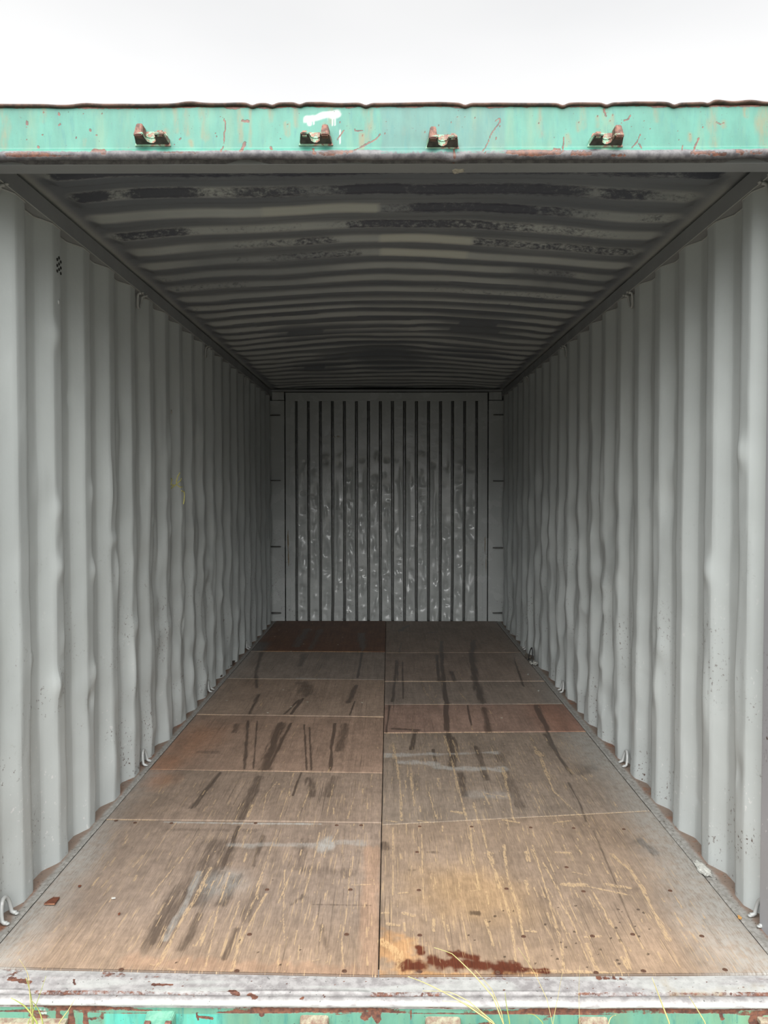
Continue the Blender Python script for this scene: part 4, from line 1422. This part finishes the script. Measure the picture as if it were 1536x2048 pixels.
def corner_plate(px0, px1, pyt, label):
    plane = -.140
    a, b = on(1, px0, pyt, plane), on(1, px1, pyt, plane)
    root = empty('hinge_plate', ((a[0] + b[0]) / 2, plane, a[2]))
    tag(root, label, 'hinge')
    hw = (b[0] - a[0]) / 2
    bm = bmesh.new()
    bm_box(bm, (-hw, -.020, -.012), (hw, .004, 0), .003)
    from_bm('top_flange', bm, M_keep2, root)
    bm = bmesh.new()
    bm_box(bm, (-hw * .96, -.012, -.09), (hw * .96, .004, -.012), .002)
    from_bm('face_plate', bm, M_rust, root)


corner_plate(-60, 136, 2036, 'rusty hinge plate with a pale flange at the left end of the sill')
corner_plate(1514, 1600, 2033, 'rusty hinge plate at the right end of the sill')


# lashing rings
def ring(side, y, top, label, group, zc=None):
    x0 = XL if side < 0 else XR
    root = empty('lashing_ring', (x0, y, ZT if top else 0.0))
    tag(root, label, 'ring', group)
    sg = -1 if top else 1
    ri, ro = -side * 0.012, side * 0.020
    pts = [(ri, -.031, sg * .005), (ri * .3, -.031, sg * .005)]
    for k in range(13):
        t = math.pi * k / 12
        pts.append((side * (.004 + .008 * math.sin(t)), -.030 * math.cos(t), sg * (.010 + .058 * math.sin(t))))
    pts += [(ri * .3, .031, sg * .005), (ri, .031, sg * .005)]
    if top:
        pts = [(p[0] + side * .006, p[1], p[2]) for p in pts]
    bm = bmesh.new()
    bm_tube(bm, pts, .0066, 8)
    from_bm('rod', bm, M_rod, root, True)
    for yy in (-.030, .030):
        bm = bmesh.new()
        bmesh.ops.create_icosphere(bm, subdivisions=2, radius=.0075)
        for v in bm.verts:
            v.co.z *= .55
            v.co += Vector((ri, yy, sg * .003)) + v.co * .25 * (random.random() - .5)
        from_bm('weld', bm, M_rod, root, True)


OW = Y0 - PITCHW + .104 + .078      # first recess
ry = [Y0 - PITCHW + .172 + 5 * PITCHW * k for k in range(4)]
ordn = ['nearest the opening', 'second from the opening', 'third from the opening', 'farthest from the opening']
for sd, sn in ((-1, 'left'), (1, 'right')):
    for k in range(4):
        ring(sd, ry[k], False, f'bent-rod lashing ring at the foot of the {sn} wall, {ordn[k]}', f'lashing rings along the foot of the {sn} wall')
        ring(sd, ry[k], True, f'bent-rod lashing ring under the {sn} top rail, {ordn[k]}', f'lashing rings under the top rail of the {sn} wall')

# lashing bars on the rear corner posts
for sd, sn, cy4 in ((-1, 'left', [213, 605, 1003, 1402]), (1, 'right', [210, 608, 1010, 1402])):
    for k, cyy in enumerate(cy4):
        z = on(1, 545 if sd < 0 else 1003, 760 + cyy / 3.012, YB - .03)[2]
        x0 = XL if sd < 0 else XR
        root = empty('lashing_bar', (x0, YB - .01, z))
        tag(root, f'thin looped lashing bar across the back {sn} corner post, ' + ['topmost', 'second from the top', 'second from the bottom', 'lowest'][k] + ' of four', 'lashing bar', f'lashing bars on the back {sn} corner post')
        L = -sd * .088
        pts = [(sd * .02, .004, 0), (L * .4, -.012, 0), (L * .8, -.018, 0), (L * .95, -.026, 0), (L, -.034, 0), (L * .95, -.043, 0), (L * .8, -.05, 0), (L * .4, -.05, 0), (sd * .01, -.05, 0)]
        bm = bmesh.new()
        bm_tube(bm, pts, .005, 7)
        from_bm('rod', bm, M_bar, root, True)

# ================================================================== LITTER ON THE FLOOR
def flake(name, corners, mat, th, label, cat, z=.0035, group=None):
    P = [fl(*c) for c in corners]
    cx = np.mean([p[0] for p in P])
    cyy = np.mean([p[1] for p in P])
    bm = bmesh.new()
    poly = [(p[0] - cx, p[1] - cyy) for p in P]
    ar = sum(poly[i][0] * poly[(i + 1) % len(poly)][1] - poly[(i + 1) % len(poly)][0] * poly[i][1] for i in range(len(poly)))
    if ar < 0:
        poly = poly[::-1]
    bm_prism(bm, poly, 0, th)
    for v in bm.verts:
        v.co.z += .0012 * (random.random() - .3)
    o = from_bm(name, bm, mat)
    o.location = (cx, cyy, z)
    tag(o, label, cat, group)
    return o


M_bark = mat_simple('brown_bark', tuple(S(112, 62, 38)), .7, .45, 60, (1, 8, 1))
M_bark_l = mat_simple('pale_bark_edge', tuple(S(160, 110, 80)), .7, .3, 80)
wc = flake('wood_chip', [(88, 1812), (97, 1804), (106, 1799), (108.5, 1798), (109.5, 1799.5), (111, 1799), (119.5, 1798.5), (110, 1811.5)], M_bark, .004, 'dark brown splintered wood chip lying by the left edge of the floor', 'wood chip')
bm = bmesh.new()
p0, p1 = fl(90, 1811.6), fl(109.5, 1811.2)
c0 = wc.location
bm_tube(bm, [(p0[0] - c0.x, p0[1] - c0.y - .001, .002), (p1[0] - c0.x, p1[1] - c0.y - .001, .002)], .0022, 6)
from_bm('torn_edge', bm, M_bark_l, wc)
M_yel = mat_simple('orange_plastic', tuple(S(226, 170, 96)), .5, .25, 80)
flake('wood_chip', [(1475, 1833), (1479, 1834), (1484, 1838), (1481, 1840), (1476, 1837)], M_yel, .004, 'small orange-yellow chip beside the right front lashing ring', 'wood chip', z=.001)
M_white = mat_simple('white_scrap', tuple(S(214, 214, 206)), .7, .2, 90)
flake('twig', [(223, 1798.5), (231, 1798), (231, 1799.6), (223, 1800.4)], M_white, .0025, 'tiny white sliver on the left front floor sheet', 'splinter')
flake('leaf', [(156, 1774), (160, 1773), (163, 1774), (160, 1776.5), (156.5, 1776.5)], M_bark, .002, 'small dark dead leaf speck uphill of the brown wood chip', 'leaf')
flake('leaf', [(236, 1830), (239, 1828), (241, 1828.5), (239, 1832.5), (236, 1833)], M_bark, .002, 'small rust-brown flake right of the brown wood chip', 'leaf')
for i, (px, py) in enumerate([(1056, 1350), (1077, 1383)]):
    flake('paper_scrap', [(px - 1.8, py), (px, py - 1), (px + 2, py), (px, py + 1.2)], M_white, .004, ['white paper speck on the right side of the floor, farther one', 'white paper speck on the right side of the floor, nearer one'][i], 'paper scrap')


def crumple(name, px, py, rx, ry_, rz, mat, label, cat, seed):
    p = fl(px, py)
    bm = bmesh.new()
    bmesh.ops.create_icosphere(bm, subdivisions=3, radius=1)
    r = random.Random(seed)
    ph = [r.uniform(0, 6) for _ in range(6)]
    for v in bm.verts:
        k = 1 + .22 * math.sin(7 * v.co.x + ph[0]) * math.sin(6 * v.co.y + ph[1]) + .18 * math.sin(11 * v.co.z + ph[2] + 5 * v.co.x)
        v.co = Vector((v.co.x * rx * k, v.co.y * ry_ * k, max(-.9, v.co.z * k) * rz + rz * .9))
    o = from_bm(name, bm, mat)
    o.location = (p[0], p[1], .0025)
    tag(o, label, cat)
    return o


crumple('paper_scrap', 1068, 1329, .032, .05, .012, M_white, 'crumpled white scrap at the foot of the right wall below the black wire hoop', 'paper scrap', 1)
M_dust = mat_simple('dust_clump', tuple(S(150, 140, 126)), .95, .35, 70)
crumple('dust_clump', 1056, 1315, .022, .08, .008, M_dust, 'pale dust clump by the right wall just beyond the white scrap', 'dust clump', 2)
crumple('dust_clump', 1405, 1741, .018, .05, .006, M_white, 'whitish crumbled dirt at the right floor edge in the foreground', 'dust clump', 3)
M_soil = mat_simple('dark_soil', tuple(S(84, 72, 62)), .95, .4, 70)
crumple('dirt_clump', 463, 1330, .014, .10, .008, M_soil, 'dark dirt clump at the foot of the left wall by a floor joint', 'dirt clump', 4)
crumple('dirt_clump', 444, 1352, .010, .05, .008, M_soil, 'small dark dirt clump on the left edge nearer than the larger one', 'dirt clump', 5)
# wire hoop by the right wall
p = fl(1068, 1325)
bm = bmesh.new()
z0 = .004
pts = []
for k in range(13):
    t = math.pi * k / 12
    pts.append((.012 * math.sin(t), -.085 + .17 * k / 12, z0 + .115 * math.sin(t) ** .7))
bm_tube(bm, pts, .004, 6)
o = from_bm('wire_hoop', bm, M_dark, smooth=True)
o.location = (1.128, p[1] - .02, 0)
tag(o, 'black bent wire hoop standing against the right wall far inside', 'wire')

# ================================================================== GRASS IN FRONT OF THE SILL
n = NT('dry_grass')
M_grass = n.done(n.mix(n.ramp(n.noise(6, 2, .5), .35, .65), tuple(S(206, 200, 128)), tuple(S(226, 206, 146))), .6)
n = NT('green_grass')
M_grass2 = n.done(n.mix(n.ramp(n.noise(6, 2, .5), .35, .65), tuple(S(168, 182, 88)), tuple(S(198, 200, 120))), .6)


def tuft(label, yplane, blades):
    first = on(1, *blades[0][0][-1], yplane)
    root = empty('grass_tuft', (first[0], yplane, -.235))
    tag(root, label, 'grass', 'grass growing in front of the sill')
    for pts, w, mt in blades:
        P = [on(1, px, py, yplane) for px, py in pts]
        # carry the stem on down to the ground along its last direction
        a, b = P[-2], P[-1]
        dirv = b - a
        k = (-.24 - b[2]) / dirv[2] if dirv[2] < -1e-4 else 1
        end = b + np.array([dirv[0] * k * .35, 0, -.24 - b[2]])
        P = P + [b * .5 + end * .5 + np.array([dirv[0] * .3, 0, 0]), end]
        Q = []
        for i in range(len(P) - 1):
            for t in (0, .33, .66):
                Q.append(P[i] * (1 - t) + P[i + 1] * t)
        Q.append(P[-1])
        nQ = len(Q)
        Q = [(q[0] - first[0], .012 * math.sin(i * .4), q[2] + .235) for i, q in enumerate(Q)]
        bm = bmesh.new()
        bm_tube(bm, Q, w, 5, [.35 + .65 * min(1, i / (nQ * .35)) for i in range(nQ)])
        from_bm('blade', bm, mt, root, True)


tuft('grass tuft with crossing yellow-green blades at the lower left corner', -.30,
     [([(52, 1955), (58, 2000), (63, 2048)], .0018, M_grass2), ([(22, 1996), (45, 2018), (70, 2048)], .0022, M_grass2), ([(92, 1952), (72, 2005), (54, 2048)], .0011, M_grass2),
      ([(62, 2000), (72, 2024), (82, 2048)], .0016, M_grass2), ([(150, 1998), (132, 2028), (117, 2048)], .0014, M_grass), ([(38, 1918), (50, 1950), (55, 1972)], .0009, M_grass)])
tuft('grass tuft with long bent straw stems right of the centre', -.30,
     [([(816, 1953), (860, 1976), (930, 2012), (992, 2048)], .0019, M_grass), ([(868, 1895), (905, 1913), (950, 1955), (985, 1990), (1008, 2048)], .0015, M_grass), ([(845, 1982), (900, 1990), (940, 2008), (985, 2040)], .0013, M_grass),
      ([(1010, 1985), (1014, 2015), (1020, 2048)], .0014, M_grass2), ([(950, 1940), (985, 1985), (1004, 2030)], .0011, M_grass), ([(885, 2002), (930, 2012), (970, 2035)], .0010, M_grass)])
tuft('two slender straw stems standing in front of the sill on the right', -.30,
     [([(1304, 1955), (1322, 2000), (1340, 2048)], .0019, M_grass), ([(1378, 1993), (1395, 2020), (1412, 2048)], .0015, M_grass), ([(1232, 2030), (1226, 2040), (1220, 2048)], .0012, M_grass)])
tuft('hair-thin grass stems between the bent straw and the two slender stems', -.31,
     [([(1036, 1895), (1070, 1950), (1095, 2002), (1105, 2048)], .0007, M_grass), ([(1125, 1945), (1118, 2000), (1108, 2048)], .0007, M_grass), ([(1160, 1930), (1160, 1990), (1161, 2048)], .0006, M_grass), ([(1055, 2028), (1070, 2036), (1085, 2048)], .0010, M_grass2)])
